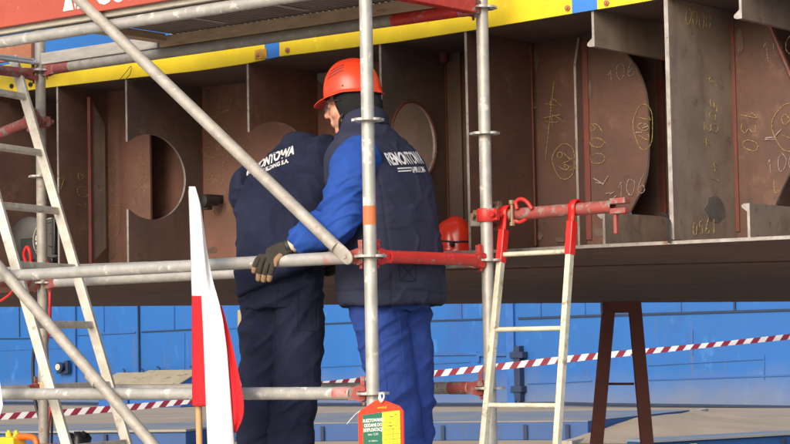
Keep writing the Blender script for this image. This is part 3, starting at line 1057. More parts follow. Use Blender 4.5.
vseam(201, TL, 78, 262, .02); vseam(446, .455, 58, 250, .022)
vseam(531.5, .467, 38, 246, .026); vseam(585.5, TR, 40, 240, .04); vseam(733, TR, 12, 232, .034)
vseam(315.5, .475, 76, 240, .018)
vseam(661, .78, 20, 230, .03)
# chamfer weld at the right bay
b = MB(); b.tube([q(770, 26, TS + TR - .02), q(792, 78, TS + TR - .02)], .010, 6); b.build('weld_seam', M['redox'], block)
b = MB(); b.tube([q(632, 53, TS + TR - .0), q(664, 58, TS + TR + .02)], .008, 6); b.build('weld_seam', M['redox'], block)


# ground patches beside the welds
M['ground'] = pm('ground_bare_steel', (.15, .105, .085), (.10, .07, .058), 30, .55, .1, .2, 90, patch=(.17, .08, .045), pthr=.55, pscale=25, pmetal=0)
for x, y, T_, w_, h_ in ((538, 236, TR, .035, .02), (536, 60, TR, .02, .05), (600, 232, TR, .04, .018), (520, 60, .467, .02, .05), (740, 40, TR, .018, .06), (752, 225, TR, .03, .015), (212, 250, TL, .04, .018), (208, 100, TL, .015, .05), (110, 256, .33, .03, .018), (560, 240, TR, .03, .012), (590, 90, TR, .012, .04)):
    o_ = q(x, y, TS + T_ - .002)
    b = MB()
    b.prism([[(w_ * math.cos(a / 12 * 2 * PI) * random.uniform(.65, 1.1), h_ * math.sin(a / 12 * 2 * PI) * random.uniform(.65, 1.1)) for a in range(12)]], o_, SU, ZU, -SV, .001)
    b.build('ground_patch', M['ground'], block, smooth=False)


# chalk marks
def mark(word, px, py, T, h, mat='chalk_y', rot=True, ring=False, s_web=None, tilt=0.0):
    b = MB()
    if s_web is None:
        o = q(px, py, TS + T - .006)
        ax, ay = (-ZU, -SU) if rot else (-SU, ZU)
    else:
        T_, z_ = tz(px, py, s_web)
        o = W(s_web - .014, TS + T_, z_)
        ax, ay = (-ZU, SV) if rot else (SV, ZU)
    rm = Matrix.Rotation(tilt, 3, ax.cross(ay))
    chalk(b, word, o, rm @ ax, rm @ ay, h, ring=ring)
    b.build('chalk_mark', M[mat], block)


mark('600', 588, 122, TR, .075); mark('44', 543, 96, TR, .085); mark('+', 536, 138, TR, .16, rot=False, tilt=0.0)
mark('69', 558, 150, TR, .06, ring=True); mark('17', 562, 160, TR, .05, tilt=.6)
mark('107', 638, 112, TR, .05, ring=True); mark('106', 607, 84, TR, .06, 'chalk_w', False, tilt=.2)
mark('106', 617, 200, TR, .06, 'chalk_w', False, tilt=.2)
mark('130', 742, 107, TR, .075); mark('87', 780, 112, TR, .075, ring=True); mark('1001', 762, 62, TR, .065, 'chalk_w', False, tilt=.2)
mark('1001', 766, 176, TR, .06, 'chalk_w', False, tilt=.2); mark('L', 772, 195, TR, .07, rot=False)
s668 = at_x(668) - .006
mark('0000', 682, 24, 0, .06, s_web=s668, rot=False); mark('-', 674, 34, 0, .25, s_web=s668, rot=False)
mark('6N500', 706, 75, 0, .055, s_web=s668); mark('24', 700, 122, 0, .06, s_web=s668); mark('41', 708, 160, 0, .06, s_web=s668)
mark('0561', 690, 236, 0, .055, s_web=s668, rot=False, tilt=.15)
mark('609', 76, 172, .33, .075, s_web=at_x(57)); mark('193', 106, 150, .33, .07); mark('7', 56, 190, .3, .06, s_web=at_x(57), rot=False)
mark('133', 108, 200, .33, .06, ring=True); mark('4533', 137, 152, .33, .06)
mark('77', 212, 118, TL, .08, rot=False); mark('<', 206, 130, TL, .12, rot=False); mark('395', 225, 96, TL, .07, rot=False, tilt=.3)
mark('61', 205, 150, TL, .08, ring=True, rot=False); mark('45', 206, 186, TL, .08, rot=False); mark('619', 212, 215, TL, .06, rot=False)
mark('2', 222, 165, TL, .08, rot=False)
for x, y, w_ in ((500, 105, .05), (516, 115, .07), (553, 30, .03), (505, 60, .04), (492, 85, .05), (530, 108, .04), (600, 186, .05), (775, 140, .05), (640, 130, .03), (612, 196, .04), (76, 100, .05), (60, 130, .05), (110, 230, .05), (300, 110, .04)):
    b = MB()
    o = q(x, y, TS + (TR if x > 460 else TL) - .006)
    for k in range(3):
        oo = o + SU * random.uniform(-.02, .02) + ZU * random.uniform(-.02, .02)
        d_ = (SU * random.uniform(-1, 1) + ZU * random.uniform(-.2, 1)).normalized()
        b.tube([oo, oo + d_ * w_ * random.uniform(.4, 1)], .0025, 5)
    b.build('scratch_mark', M['chalk_w'], block)

# black work lamp clamped to the frame left of the navy man
p = q(209, 201, TS + .42)
lamp = thing('work_lamp', 'small black work lamp clamped on the brown frame left of the bending man', 'lamp', p)
b = MB(); b.lathe(p, -SV + SU * .2, [(-.05, .022), (0, .026), (.01, .032), (.035, .032), (.04, .02)], 16); b.build('lamp_head', M['blackplastic'], lamp)
b = MB(); b.box(p + SV * .08 + ZU * .012, SU * .012, SV * .1, ZU * .02); b.box(p - ZU * .03 + SU * .01, SU * .015, SV * .02, ZU * .012)
b.build('clamp', M['blackplastic'], lamp, bevel=.003)

# ------------------------------------------------------------------ scaffold
ZA = Z0            # y=393
LV = [Z0 + .5 * k for k in range(-2, 6)]
scaf = thing('scaffold', 'galvanised tube scaffold bay with red couplers, rails, braces and toe boards around the two men', 'scaffold', W(0, 0, 0))
LB = 2.57; WB = .73


def rosette(parent, p):
    b = MB()
    prof = []
    for k in range(48):
        a = 2 * PI * k / 48
        r = .0605 - .006 * (0.5 + .5 * math.cos(8 * a + PI)) ** 3
        prof.append((r * math.cos(a), r * math.sin(a)))
    holes = []
    for k in range(8):
        a = 2 * PI * k / 8 + AZ
        cx, cy = .044 * math.cos(a), .044 * math.sin(a)
        holes.append([(cx + .0085 * math.cos(x), cy + .0085 * math.sin(x)) for x in (0, 1.05, 2.1, 3.14, 4.19, 5.24)])
    b.prism([prof] + holes, p - ZU * .0045, V((1, 0, 0)), V((0, 1, 0)), ZU, .009)
    b.lathe(p - ZU * .006, ZU, [(0, .0245), (0, .028), (.012, .028), (.012, .0245)], 18)
    b.build('coupling_ring', M['galv'], parent, bevel=0)


for (s, t, lean, mat) in ((0, 0, 0, 'galv'), (0, WB, .006, 'galv'), (LB, WB, 0, 'galv_dull'), (LB, 0, 0, 'galv')):
    b = MB()
    b.pipe(W(s, t, .05), W(s, t, 4.4))
    post = b.build('standard', M[mat], scaf)
    for z in LV:
        rosette(post, W(s, t, z))
    if (s, t) == (0, 0):
        a, c = q(369, 206, 0).z, q(369, 225, 0).z
        b = MB(); b.lathe(W(0, 0, c), ZU, [(0, .0247), (a - c, .0247)], 20); b.build('paint_band', M['orange'], post)
    b = MB(); b.box(W(s, t, .012), SU * .075, SV * .075, ZU * .008); b.tube([W(s, t, .02), W(s, t, .2)], .017, 12)
    b.build('base_plate', M['galv_dull'], post)


def head(parent, p, d, mat):
    """wedge head at ring point p; d points from the post out along the rail"""
    b = MB()
    x = d.normalized(); y = ZU.cross(x)
    prof = [(.026, .024), (.05, .031), (.078, .024), (.11, .0235), (.11, -.0235), (.078, -.024), (.05, -.031), (.026, -.024), (.026, -.007), (.06, -.007), (.06, .007), (.026, .007)]
    b.prism([prof], p - y * .014, x, ZU, y, .028)
    b.build('wedge_head', mat, parent, smooth=False, bevel=.004)
    b = MB(); b.prism([[(.038, -.045), (.048, -.045), (.056, .062), (.036, .062)]], p - y * .003, x, ZU, y, .006)
    b.build('wedge', mat, parent, smooth=False, bevel=.001)


def ledger(s0, t0, s1, t1, z, mat, ends=None, endlen=(.12, .12), headmat='redworn'):
    a, c = W(s0, t0, z), W(s1, t1, z)
    d = (c - a).normalized()
    b = MB(); b.pipe(a + d * .10, c - d * .10)
    o = b.build('ledger', M[mat], scaf)
    for p, dd, k in ((a, d, 0), (c, -d, 1)):
        head(o, p, dd, M[headmat or 'redpaint'])
        if ends and ends[k]:
            b = MB(); b.lathe(p + dd * .105, dd, [(0, .0249), (endlen[k], .0249), (endlen[k] + .002, .0243)], 20)
            b.build('painted_end', M[ends[k]], o)
    return o


ledger(0, 0, LB, 0, ZA, 'galv', ('redfade', None), (.07, .1))
ledger(0, 0, LB, 0, ZA + .5, 'galv', ('redfade', None), (.10, .1))
ledger(0, 0, LB, 0, ZA + 1.5, 'galv', (None, None))
ledger(0, WB, LB, WB, ZA, 'galv_dull', ('redworn', None), (.09, .1))
ledger(0, WB, LB, WB, ZA + .5, 'galv', (None, None))
ledger(0, WB, LB, WB, ZA + 1.5, 'galv_dull', ('redpaint', 'redworn'), (.34, .1))
ledger(0, 0, 0, WB, ZA + .5, 'redpaint', headmat='redpaint')
ledger(LB, 0, LB, WB, ZA + .5, 'redworn')
ledger(LB, 0, LB, WB, ZA, 'galv_dull', headmat='redworn')
# flat sided transom carrying the upper deck, and the plain one at the far end
zt_ = ZA + 1.5
a, c = W(0, .075, zt_), W(0, WB - .075, zt_)
b = MB()
prof = [(-.024, -.03), (.024, -.03), (.024, .042), (.014, .042), (.014, -.02), (-.014, -.02), (-.014, .042), (-.024, .042)]
b.prism([prof], a, SU, ZU, SV, (c - a).length)
o = b.build('transom', M['redpaint'], scaf, smooth=False, bevel=.003)
head(o, W(0, 0, zt_), SV, M['redpaint']); head(o, W(0, WB, zt_), -SV, M['redworn'])
o = ledger(LB, 0, LB, WB, zt_ - .02, 'redworn')
for k in (0, 1):
    b = MB(); b.tube([W(LB - .012 + .03 * k, .06, zt_ + .032 + .018 * k), W(LB - .012 + .03 * k, WB - .03, zt_ + .032 + .018 * k)], .0085, 10)
    b.build('deck_hook_rail', M['galv'], o)


def brace(a, c, mat='galv_dull', flat=(True, True)):
    d = (c - a).normalized()
    b = MB()
    b.tube([a + (c - a) * (.055 / (c - a).length + k * (1 - .11 / (c - a).length) / 6) for k in range(7)], .0235, 22)
    o = b.build('diagonal_brace', M[mat], scaf)
    for p, dd in ((a, d), (c, -d)):
        b = MB()
        sec = []
        y = dd.cross(SV).normalized()
        for off, wy, wz in ((-.034, .004, .004), (-.031, .013, .005), (-.022, .021, .006), (-.008, .026, .006), (.02, .027, .006), (.04, .0265, .008), (.06, .025, .014), (.08, .0238, .0205), (.095, .0233, .0232)):
            sec.append((p + dd * off, y * wy, SV * wz))
        b.loft(sec, 20, 2.3)
        b.build('flattened_end', M[mat], o)
        b = MB(); b.lathe(p + SV * .03, -SV, [(0, .008), (.037, .008), (.037, .010), (.041, .008)], 10)
        b.build('brace_rivet', M['galv_dull'], o)
    return o


brace(W(.07, -.055, ZA + .5 - .0), W(LB - .02, -.055, ZA + 2.5 - .02))
a, c = q(0, 268, -.055), q(152, 444, -.055)
d = (c - a).normalized()
brace(a - d * .55, a + d * ((a.z - .45) / -d.z))
# sleeve joint in the lower brace
p = q(94, 379, -.055)
b = MB(); b.lathe(p - d * .03, d, [(0, .0236), (0, .0252), (.06, .0252), (.06, .0236)], 18); b.build('sleeve_joint', M['galv_dull'], scaf)

# clamped red tube on the far left post
pc = q(44, 122, WB)
b = MB()
a, c = q(-40, 150, WB - .02), q(36, 118.5, WB - .07)
b.pipe(a, c, .0245); stub = b.build('clamped_tube', M['redworn'], scaf)


def coupler(parent, p, axis, mat, r=.026):
    """two half shells with bolt round a tube along axis at p"""
    b = MB()
    b.lathe(p - axis * .026, axis, [(0, r), (0, r + .009), (.006, r + .012), (.046, r + .012), (.052, r + .009), (.052, r)], 20)
    o = b.build('coupler', mat, parent)
    x = axis.cross(SV).normalized() if abs(axis.dot(SV)) < .9 else axis.cross(ZU).normalized()
    for sg in (-1, 1):
        b = MB()
        b.box(p + x * sg * (r + .018), x * .013, axis * .022, axis.cross(x) * .010)
        b.lathe(p + x * sg * (r + .022) - axis.cross(x) * .03, axis.cross(x), [(0, .011), (.012, .011), (.012, .006), (.052, .006), (.052, .010), (.062, .010)], 6)
        b.build('coupler_bolt', M['brass'] if sg > 0 else mat, o, smooth=False)
    return o


coupler(stub, W(LB, WB, pc.z), ZU, M['redworn']); coupler(stub, c - (c - a).normalized() * .03, (c - a).normalized(), M['redworn'])
coupler(scaf, W(LB, WB, q(37, 388, WB).z), ZU, M['timber'])

# stub tube the right ladder hangs on
TQ = WB + .075
a, c = q(487, 216.5, TQ), q(613, 206.5, TQ)
b = MB(); b.pipe(a + (a - c).normalized() * .06, c, .0245)
hang = b.build('ladder_tube', M['redworn'], scaf)
dh = (c - a).normalized()
b = MB()
for sg in (1, -1):
    b.box(c + dh * .03 + ZU * sg * .019, dh * .035, SV * .02, ZU * .011)
b.box(c + dh * .012 - ZU * .06, dh * .007, SV * .01, ZU * .045)
b.build('fork_end', M['redworn'], hang, smooth=False, bevel=.003)
coupler(hang, W(0, WB, a.z), ZU, M['redpaint'])
pcp = a + dh * .085
coupler(hang, a + dh * .045, dh, M['redworn'])
b = MB()
pc2 = q(512, 213, TQ - .035)
b.lathe(pc2 - ZU * .05, ZU, [(0, .011), (.014, .011), (.014, .0065), (.085, .0065), (.085, .012), (.10, .012)], 8)
b.build('coupler_bolt', M['brass'], hang)
b = MB()
b.tube(catmull([q(517, 209, TQ - .03), q(516, 202, TQ - .03), q(521, 199, TQ - .03), q(527, 202, TQ - .03), q(532, 209, TQ - .03)], 5), .008, 10)
b.build('coupler_flap', M['redpaint'], hang)
b = MB(); b.tube(catmull([q(514, 221, TQ - .03), q(520, 222, TQ - .03), q(526, 219, TQ - .03)], 5), .007, 10)
b.build('coupler_flap', M['redpaint'], hang)
b = MB()
b.box(q(479, 220, TQ), SU * .03, SV * .02, ZU * .025)
b.build('coupler_flap', M['galv_dull'], hang, smooth=False, bevel=.004)

# upper deck: corrugated sheet on timbers
ZD = ZA + 1.5 + .026
s_end = st(q(104, 40, .36))[0]
deck = thing('upper_deck', 'overhead scaffold deck of ribbed sheet on brown timber edges above the men', 'scaffold deck', W(0, .36, ZD))
b = MB()
pitch = .034
nn = int((s_end - .03) / pitch)
prof = []
for k in range(nn):
    s0 = .03 + k * pitch
    prof += [(s0, .056), (s0 + .010, .056), (s0 + .014, .071), (s0 + .030, .071)]
for j, (t0, t1) in enumerate(((.02, .752),)):
    A = [b.bm.verts.new(W(s, t0, ZD + z)) for s, z in prof]; B = [b.bm.verts.new(W(s, t1, ZD + z)) for s, z in prof]
    for i in range(len(A) - 1):
        b._f((A[i], A[i + 1], B[i + 1], B[i]))
b.build('ribbed_sheet', M['corr'], deck, smooth=False, solid=.002)
b = MB(); b.box(W((s_end + .03) / 2, .768, ZD + .060), SU * (s_end - .03) / 2, SV * .003, ZU * .014)
b.build('sheet_edge', M['galv'], deck, smooth=False)
b = MB()
for s in (.35, .85, 1.32):
    b.box(W(s, .36, ZD + .0535), SU * .012, SV * .3, ZU * .0015)
b.build('sheet_strap', M['timber_grey'], deck, smooth=False)
b = MB(); b.box(W((s_end - .02) / 2 + .03, WB, ZD + .024), SU * (s_end - .02) / 2, SV * .02, ZU * .0255)
b.build('edge_timber', M['timber'], deck, smooth=False, bevel=.003)
p_, p2_ = W(s_end + .015, .70, 0), W(LB - .03, .70, 0)
b = MB(); b.box(W((s_end + LB) / 2, WB, ZD + .026), SU * ((LB - s_end) / 2 - .025), SV * .02, ZU * .0275)
o = b.build('edge_board', M['timber_grey'], deck, smooth=False, bevel=.003)
b = MB(); b.box(W(s_end - .01, .365, ZD + .037), SU * .035, SV * .33, ZU * .017)
b.build('end_timber', M['timber'], deck, smooth=False, bevel=.003)
b = MB(); b.box(W(LB / 2, -.005, ZD + .03), SU * (LB / 2 + .2), SV * .022, ZU * .026)
b.build('front_timber', M['timber_grey'], deck, smooth=False, bevel=.003)
b = MB()
for (x0, x1, dz, mt) in ((0, 60, 0, 0), (62, 100, 0, 1), (101, 113, 0, 2), (114, 150, 0, 0), (150, 160, 0, 3), (165, 185, 0, 1)):
    a = q(x0, 40, -.03); c = q(x1, 40, -.03)
    b.mi = mt
    b.box(W((st(a)[0] + st(c)[0]) / 2, -.032, ZD + .060), SU * (st(a)[0] - st(c)[0]) / 2, SV * .004, ZU * .007)
b.build('edge_strip', [M['galv'], M['flagw'], M['platedge'], M['yellow']], deck, smooth=False)

# toe board with lettering, front side
tb = thing('toe_board', 'red brown toe board with white lettering along the upper deck at top left', 'board', W(1.5, -.04, ZD + .08))
zb_ = q(60, 18.2, -.045).z
b = MB(); b.box(W(LB / 2 + .55, -.045, zb_ + .11), SU * (LB / 2 + .1), SV * .012, ZU * .11)
b.build('board_panel', M['board_red'], tb, smooth=False, bevel=.002)
b = MB()
pl_ = q(84, 17, -.059)
s0_ = st(q(63, 9, -.059))[0]
zb2 = zb_ + .024


def tri(x, w_, up):
    pts_ = [(x, 0), (x + w_, 0), (x + w_ / 2, .10)] if up else [(x, .10), (x + w_ / 2, 0), (x + w_, .10)]
    b.prism([pts_], W(s0_, -.0575, zb2), -SU, ZU, -SV, .0015)


tri(0, .062, True); tri(.045, .056, False); tri(.082, .062, True)
put_text(b, 'OST', W(s0_ - .315, -.0585, zb2 + .044), -SU, ZU, .125, extrude=.001, bold=.006, space=1.05)
b.build('board_lettering', M['letter'], tb, smooth=False)
# weathered orange board left of the rear post
b = MB()
a, c = q(-40, 55, WB + .05), q(33, 50, WB + .05)
b.box((a + c) / 2, SU * (st(a)[0] - st(c)[0]) / 2, SV * .012, ZU * .052)
o = b.build('orange_board', M['rustplate'], origin=(a + c) / 2, smooth=False, bevel=.002)
tag(o, 'weathered orange board lying at deck height left of the rear scaffold post', 'board')

# lower deck the men stand on
ZK = .95
ld = thing('lower_deck', 'pair of steel scaffold planks under the men inside the scaffold bay', 'scaffold deck', W(1.2, .36, ZK - .05))
for t0 in (.20, .53):
    b = MB(); b.box(W(LB / 2, t0, ZK - .03), SU * (LB / 2 - .03), SV * .158, ZU * .028)
    b.build('deck_plank', M['galv_dull'], ld, smooth=False, bevel=.004)
for z in (LV[1],):
    ledger(0, 0, 0, WB, z - .04, 'galv_dull'); ledger(LB, 0, LB, WB, z - .04, 'galv_dull')

# ------------------------------------------------------------------ ladders
def ladder(name, lab, railL, railR, hw, ht, rung_z, rr, mat, flatrung=False, zbot=0):
    (l0, l1), (r0, r1) = railL, railR

    def at(a, c, z):
        return a + (c - a) * ((z - a.z) / (c.z - a.z))
    root = thing(name, lab, 'ladder', (at(l0, l1, zbot) + at(r0, r1, zbot)) / 2)
    across = (r0 - l0).normalized()
    for a, c in ((l0, l1), (r0, r1)):
        b = MB(); b.bar(a, at(a, c, zbot), across, hw, ht)
        b.build('side_rail', mat, root, smooth=False, bevel=.004)
    for z in rung_z:
        a, c = at(l0, l1, z), at(r0, r1, z)
        b = MB()
        if flatrung:
            dn = (l1 - l0).normalized()
            b.bar(a + across * hw, c - across * hw, dn, rr, rr * .8)
            b.build('rung', mat, root, smooth=False, bevel=.004)
        else:
            b.tube([a + across * hw * .5, c - across * hw * .5], rr, 12)
            b.build('rung', mat, root)
    return root, at


tL, tR = .13, .60
rl = (q(-45, 52, tL), q(66.5, 444, tL)); rr2 = (q(13, 57, tR), q(127, 444, tR))
dl = (rl[1] - rl[0]); dr = rr2[1] - rr2[0]
rl = (rl[0] + dl * ((rr2[0].z - rl[0].z) / dl.z), rl[1])
zs = [q(x, y, tR).z for x, y in ((24, 97), (41, 153), (58, 211), (75, 268), (92, 325), (109, 385), (127, 443))]
dz_ = zs[-2] - zs[-1]
while zs[-1] - dz_ > ZK + .1:
    zs.append(zs[-1] - dz_)
lad1, at1 = ladder('ladder', 'scuffed pale aluminium ladder with broad rails leaning inside the scaffold at left', rl, rr2, .0115, .023, zs, .0145, M['alu'], True, ZK)

TH_ = TQ - .0
k_ = .06
l0, l1 = q(501, 258, TQ - .05), q(483.5, 444, TQ - .22)
r0, r1 = q(570, 250, TQ - .05), q(557, 444, TQ - .22)
zs2 = []
for (x, y) in ((535, 253), (530, 329), (522, 405.5)):
    zs2.append(q(x, y, TQ - .05 - .17 * (y - 253) / 190).z)
dz2 = zs2[1] - zs2[2]
while zs2[-1] - dz2 > .15:
    zs2.append(zs2[-1] - dz2)
M['alu2'] = pm('chalky_aluminium', (.66, .64, .53), (.50, .47, .36), 18, .6, .1, .15, 80, patch=(.30, .27, .18), pthr=.59, pscale=20, prough=.85, patch2=(.42, .36, .2), p2thr=.58, p2scale=34)
lad2, at2 = ladder('ladder', 'narrow pale ladder hung by red hooks from the red tube right of the second post', (l0, l1), (r0, r1), .0120, .0155, zs2, .0095, M['alu2'])
for (top, bot, hx) in ((l0, l1, 508), (r0, r1, 576)):
    dn = (top - bot).normalized()
    ptube = q(hx, 214 if hx == 508 else 208.5, TQ)
    b = MB()
    acr = (r0 - l0).normalized()
    b.bar(top - dn * .02, top + dn * .115, acr, .0145, .0185)
    b.build('hook_sleeve', M['redclean'], lad2, smooth=False, bevel=.004)
    path = [top + dn * .06 - SV * .012, top + dn * .13 - SV * .005]
    c = V((ptube.x, ptube.y, ptube.z))
    for a_ in range(200, -31, -23):
        path.append(c + (SV * math.cos(math.radians(a_)) + ZU * math.sin(math.radians(a_))) * .032)
    b = MB()
    pr = None
    L1, L2 = [], []
    for i, p in enumerate(path):
        L1.append([b.bm.verts.new(p + acr * .014), b.bm.verts.new(p - acr * .014)])
    for a_, c_ in zip(L1, L1[1:]):
        b._f((a_[0], a_[1], c_[1], c_[0]))
    b.build('hook', M['redclean'], lad2, solid=.008)

# ------------------------------------------------------------------ flags
def flag(lab, tip, pts_fn, loc):
    root = thing('flag', lab, 'flag', loc, 'flags on the scaffold')
    return root


fl = thing('flag', 'white and red flag hanging limp on a wooden stick before the bending man', 'flag', q(199.5, 470, -.16), 'flags on the scaffold')
b = MB(); b.tube([q(191.5, 190, -.155), q(197, 330, -.155), q(200, 470, -.155), q(203, 620, -.155)], .0125, 12)
b.build('flag_stick', M['stick'], fl)
# cloth: outline rows (y, x positions across) folded in depth
LS = [(186, 189), (200, 189.2), (240, 190.3), (295, 191.8), (405, 192.2), (480, 192.4)]      # stick side
ML = [(186, 193), (205, 197), (240, 198.5), (295, 201.2), (330, 203), (380, 205), (444, 207.5), (480, 209)]   # left of the front fold
MR = [(186, 194.5), (192, 197), (205, 200.8), (250, 207), (280, 212.5), (300, 218.5), (320, 223), (350, 227), (400, 231), (444, 234.5), (480, 237)]
RR = [(303, 221), (335, 230), (375, 239), (396, 243), (408, 244.2), (418, 243), (430, 238), (434, 234.5)]


def lin(T, y):
    for (y0, x0), (y1, x1) in zip(T, T[1:]):
        if y <= y1:
            f = max(0, (y - y0) / (y1 - y0)); f = f
            return x0 + (x1 - x0) * f
    return T[-1][1]


def sm(T, y):
    return (lin(T, y - 6) + 2 * lin(T, y) + lin(T, y + 6)) / 4


def cloth(nx, fx, fd, y0, y1, mat, name, ny=70):
    b = MB()

    def fn(u_, v_):
        y = y0 + (y1 - y0) * v_
        return q(fx(u_, y), y, fd(u_, y))
    b.grid(fn, nx, ny)
    return b.build(name, mat, fl, solid=.0012, angle=80)


cloth(12, lambda u, y: lin(LS, y) + (sm(ML, y) + 2 - lin(LS, y)) * u, lambda u, y: -.176 - .012 * math.sin(u * PI) + .004 * math.sin(y * .06), 186.5, 296, M['flagw'], 'white_band')
cloth(12, lambda u, y: lin(LS, y) + (sm(ML, y) + 2 - lin(LS, y)) * u, lambda u, y: -.176 - .012 * math.sin(u * PI) + .004 * math.sin(y * .06), 296, 406, M['flagr'], 'red_band')
cloth(22, lambda u, y: sm(ML, y) + (sm(MR, y) - sm(ML, y)) * u, lambda u, y: -.190 - (.024 * math.sin(u * PI) + .007 * math.sin(u * 7 + y * .02) * min(1, (y - 186) / 90)) * min(1, (y - 180) / 80), 187, 476, M['flagw'], 'white_band')
cloth(12, lambda u, y: sm(MR, y) - 3 + (sm(RR, y) - sm(MR, y) + 3) * u, lambda u, y: -.176 - .010 * math.sin(u * PI * 1.7), 306, 433, M['flagr'], 'red_band')

fl2 = thing('flag', 'white flag edge poking in at the far left border of the photo', 'flag', q(-8, 500, -.16), 'flags on the scaffold')
b = MB(); b.tube([q(-9, 250, -.155), q(-8, 620, -.155)], .0125, 10); b.build('flag_stick', M['stick'], fl2)
b = MB()
b.grid(lambda u, v: q(-12 + ((3 + 4.5 * v) if v < .78 else (6.5 - 10 * (v - .78))) * u * 2.3 + 0, 345 + 78 * v, -.17 - .012 * math.sin(u * 6)), 10, 30)
b.build('white_band', M['flagw'], fl2, solid=.0012)

# ------------------------------------------------------------------ inspection tag
p = q(382.5, 425, -.10)
tg = thing('inspection_tag', 'orange red tag holder with green and yellow card hanging from the front post', 'tag', q(381, 399, -.09))


def tg_p(x, y, d=0):
    return q(x, y, -.09 - d)


def sheet(pts, mat, name, d, th=.002):
    b = MB()
    P = [tg_p(x, y, d) for x, y in pts]
    A = [b.bm.verts.new(p) for p in P]; B = [b.bm.verts.new(p - SV * th) for p in P]
    b._f(A); b._f(B[::-1])
    for i in range(len(P)):
        b._f((A[i], A[(i + 1) % len(P)], B[(i + 1) % len(P)], B[i]))
    return b.build(name, mat, tg, smooth=False)


sheet([(381, 399.5), (385, 400.5), (400, 406), (404, 411), (405.5, 500), (361, 503), (359, 414), (361.5, 410.5), (376, 401)], M['tag_red'], 'tag_holder', 0, .006)
sheet([(363, 415), (382, 412.5), (383, 497), (365, 499)], M['tag_green'], 'green_card', .0065)
sheet([(382.4, 412.4), (400, 410.5), (402, 496), (383.4, 497)], M['tag_yellow'], 'yellow_card', .0065)
b = MB()
txr = (tg_p(383, 420) - tg_p(363, 421.5)).normalized(); tup = txr.cross(-SV).normalized() * -1
tup = SV.cross(txr).normalized() * 1
if tup.z < 0: tup = -tup
for (wd, y, sz) in (('RUSZTOWANIE', 420.6, .0165), ('ODDANE DO', 425.4, .0165), ('EKSPLOATACJI', 430, .0165), ('dnia 12.04', 434.5, .0115), ('do odbioru', 441, .009)):
    put_text(b, wd, tg_p(373, y, .0095), txr, tup, sz, bold=.0006 if sz > .016 else 0, sx=.82 if sz > .016 else 1)
b.build('card_print', M['letter'], tg, smooth=False)
b = MB()
put_text(b, 'serwis.pl', tg_p(382, 407.5, .0075), txr, tup, .012)
b.build('tag_print', M['tag_yellow'], tg, smooth=False)
b = MB()
for k in range(6):
    y = 430 + k * 5
    b.tube([tg_p(384, y, .0095), tg_p(400.5, y - 1.6, .0095)], .0006, 4)
b.tube([tg_p(393, 428, .0095), tg_p(394, 470, .0095)], .0006, 4)
for k in range(26):
    x, y = random.uniform(385.5, 397), random.choice((414.5, 417, 420, 423, 426)) + random.uniform(-.4, .4)
    b.tube([tg_p(x, y, .0095), tg_p(x + random.uniform(.8, 2.2), y - random.uniform(-.8, 1), .0095)], .0007, 4)
b.build('handwriting', M['ink'], tg)
b = MB()
b.tube(catmull([q(380, 396, -.10), q(381.5, 402, -.105), q(379, 398, -.09), q(382.5, 393, -.06), q(384, 397, -.10), q(381, 402, -.105), q(379.5, 395, -.08)], 5), .0034, 7)
b.tube(catmull([q(360.5, 411, -.092), q(355, 415, -.08), q(347, 424, -.06)], 4), .002, 6)
b.build('tie_string', M['string'], tg)

# ------------------------------------------------------------------ welding gear at the left
sx_ = q(48, 238, TS + .05)
s_w = st(sx_)[0]
wf = thing('wire_feeder', 'round black welding wire feeder standing on the block edge behind the ladder', 'wire feeder', W(s_w, TS + .05, zf(s_w) + .014))
b = MB()
cpt = q(50, 240, TS + .04)
face = (-SV * .8 - SU * .25).normalized()
b.lathe(cpt + face * -.05, face, [(0, .085), (.004, .112), (.02, .112), (.024, .108), (.024, .09), (.03, .085), (.03, .035), (.045, .03), (.045, .012)], 36)
b.build('wire_spool', M['blackplastic'], wf)
b = MB(); b.tube([cpt + face * -.025 + (face.cross(ZU).normalized() * math.cos(a / 32 * 2 * PI) + ZU * math.sin(a / 32 * 2 * PI)) * .109 for a in range(32)], .0025, 6, closed=True)
b.build('spool_rim', M['galv'], wf)
c2_ = q(27, 240, TS + .12)
b = MB(); b.lathe(c2_ + face * -.06, face, [(0, .11), (.02, .118), (.035, .118), (.04, .108), (.05, .06), (.05, .02)], 36)
b.build('spool_cover', M['greydisc'], wf)
b = MB(); b.box(q(44, 250, TS + .16), SU * .12, SV * .05, ZU * .06); b.box(q(56, 236, TS + .06), SU * .012, SV * .02, ZU * .09); b.box(q(46, 262, TS + .06), SU * .11, SV * .06, ZU * .015)
b.build('feeder_frame', M['blackplastic'], wf, bevel=.004)
b = MB()
fx_ = ZU.cross(face).normalized()
for i_, ch in enumerate('kemppi'):
    a_ = math.radians(205 - i_ * 17)
    rad = fx_ * math.cos(a_) + ZU * math.sin(a_)
    tn = fx_ * math.sin(a_) - ZU * math.cos(a_)
    put_text(b, ch, cpt - face * .0185 + rad * .088, tn, rad, .034, extrude=.0006)
b.build('spool_lettering', M['letter'], wf, smooth=False)
b = MB(); b.tube(catmull([q(26, 262, TS), q(24, 254, TS - .01), q(27, 247, TS - .02), q(30, 252, TS - .02), q(31, 262, TS - .01)], 5), .008, 8)
b.build('red_handle', M['redclean'], wf)

def cable(lab, pts, r, mat, name):
    P = catmull([q(x, y, t) for x, y, t in pts], 8)
    b = MB(); b.tube(P, r, 8)
    o = b.build(name, M[mat], origin=P[-1])
    tag(o, lab, 'hose' if 'hose' in name else 'cable')


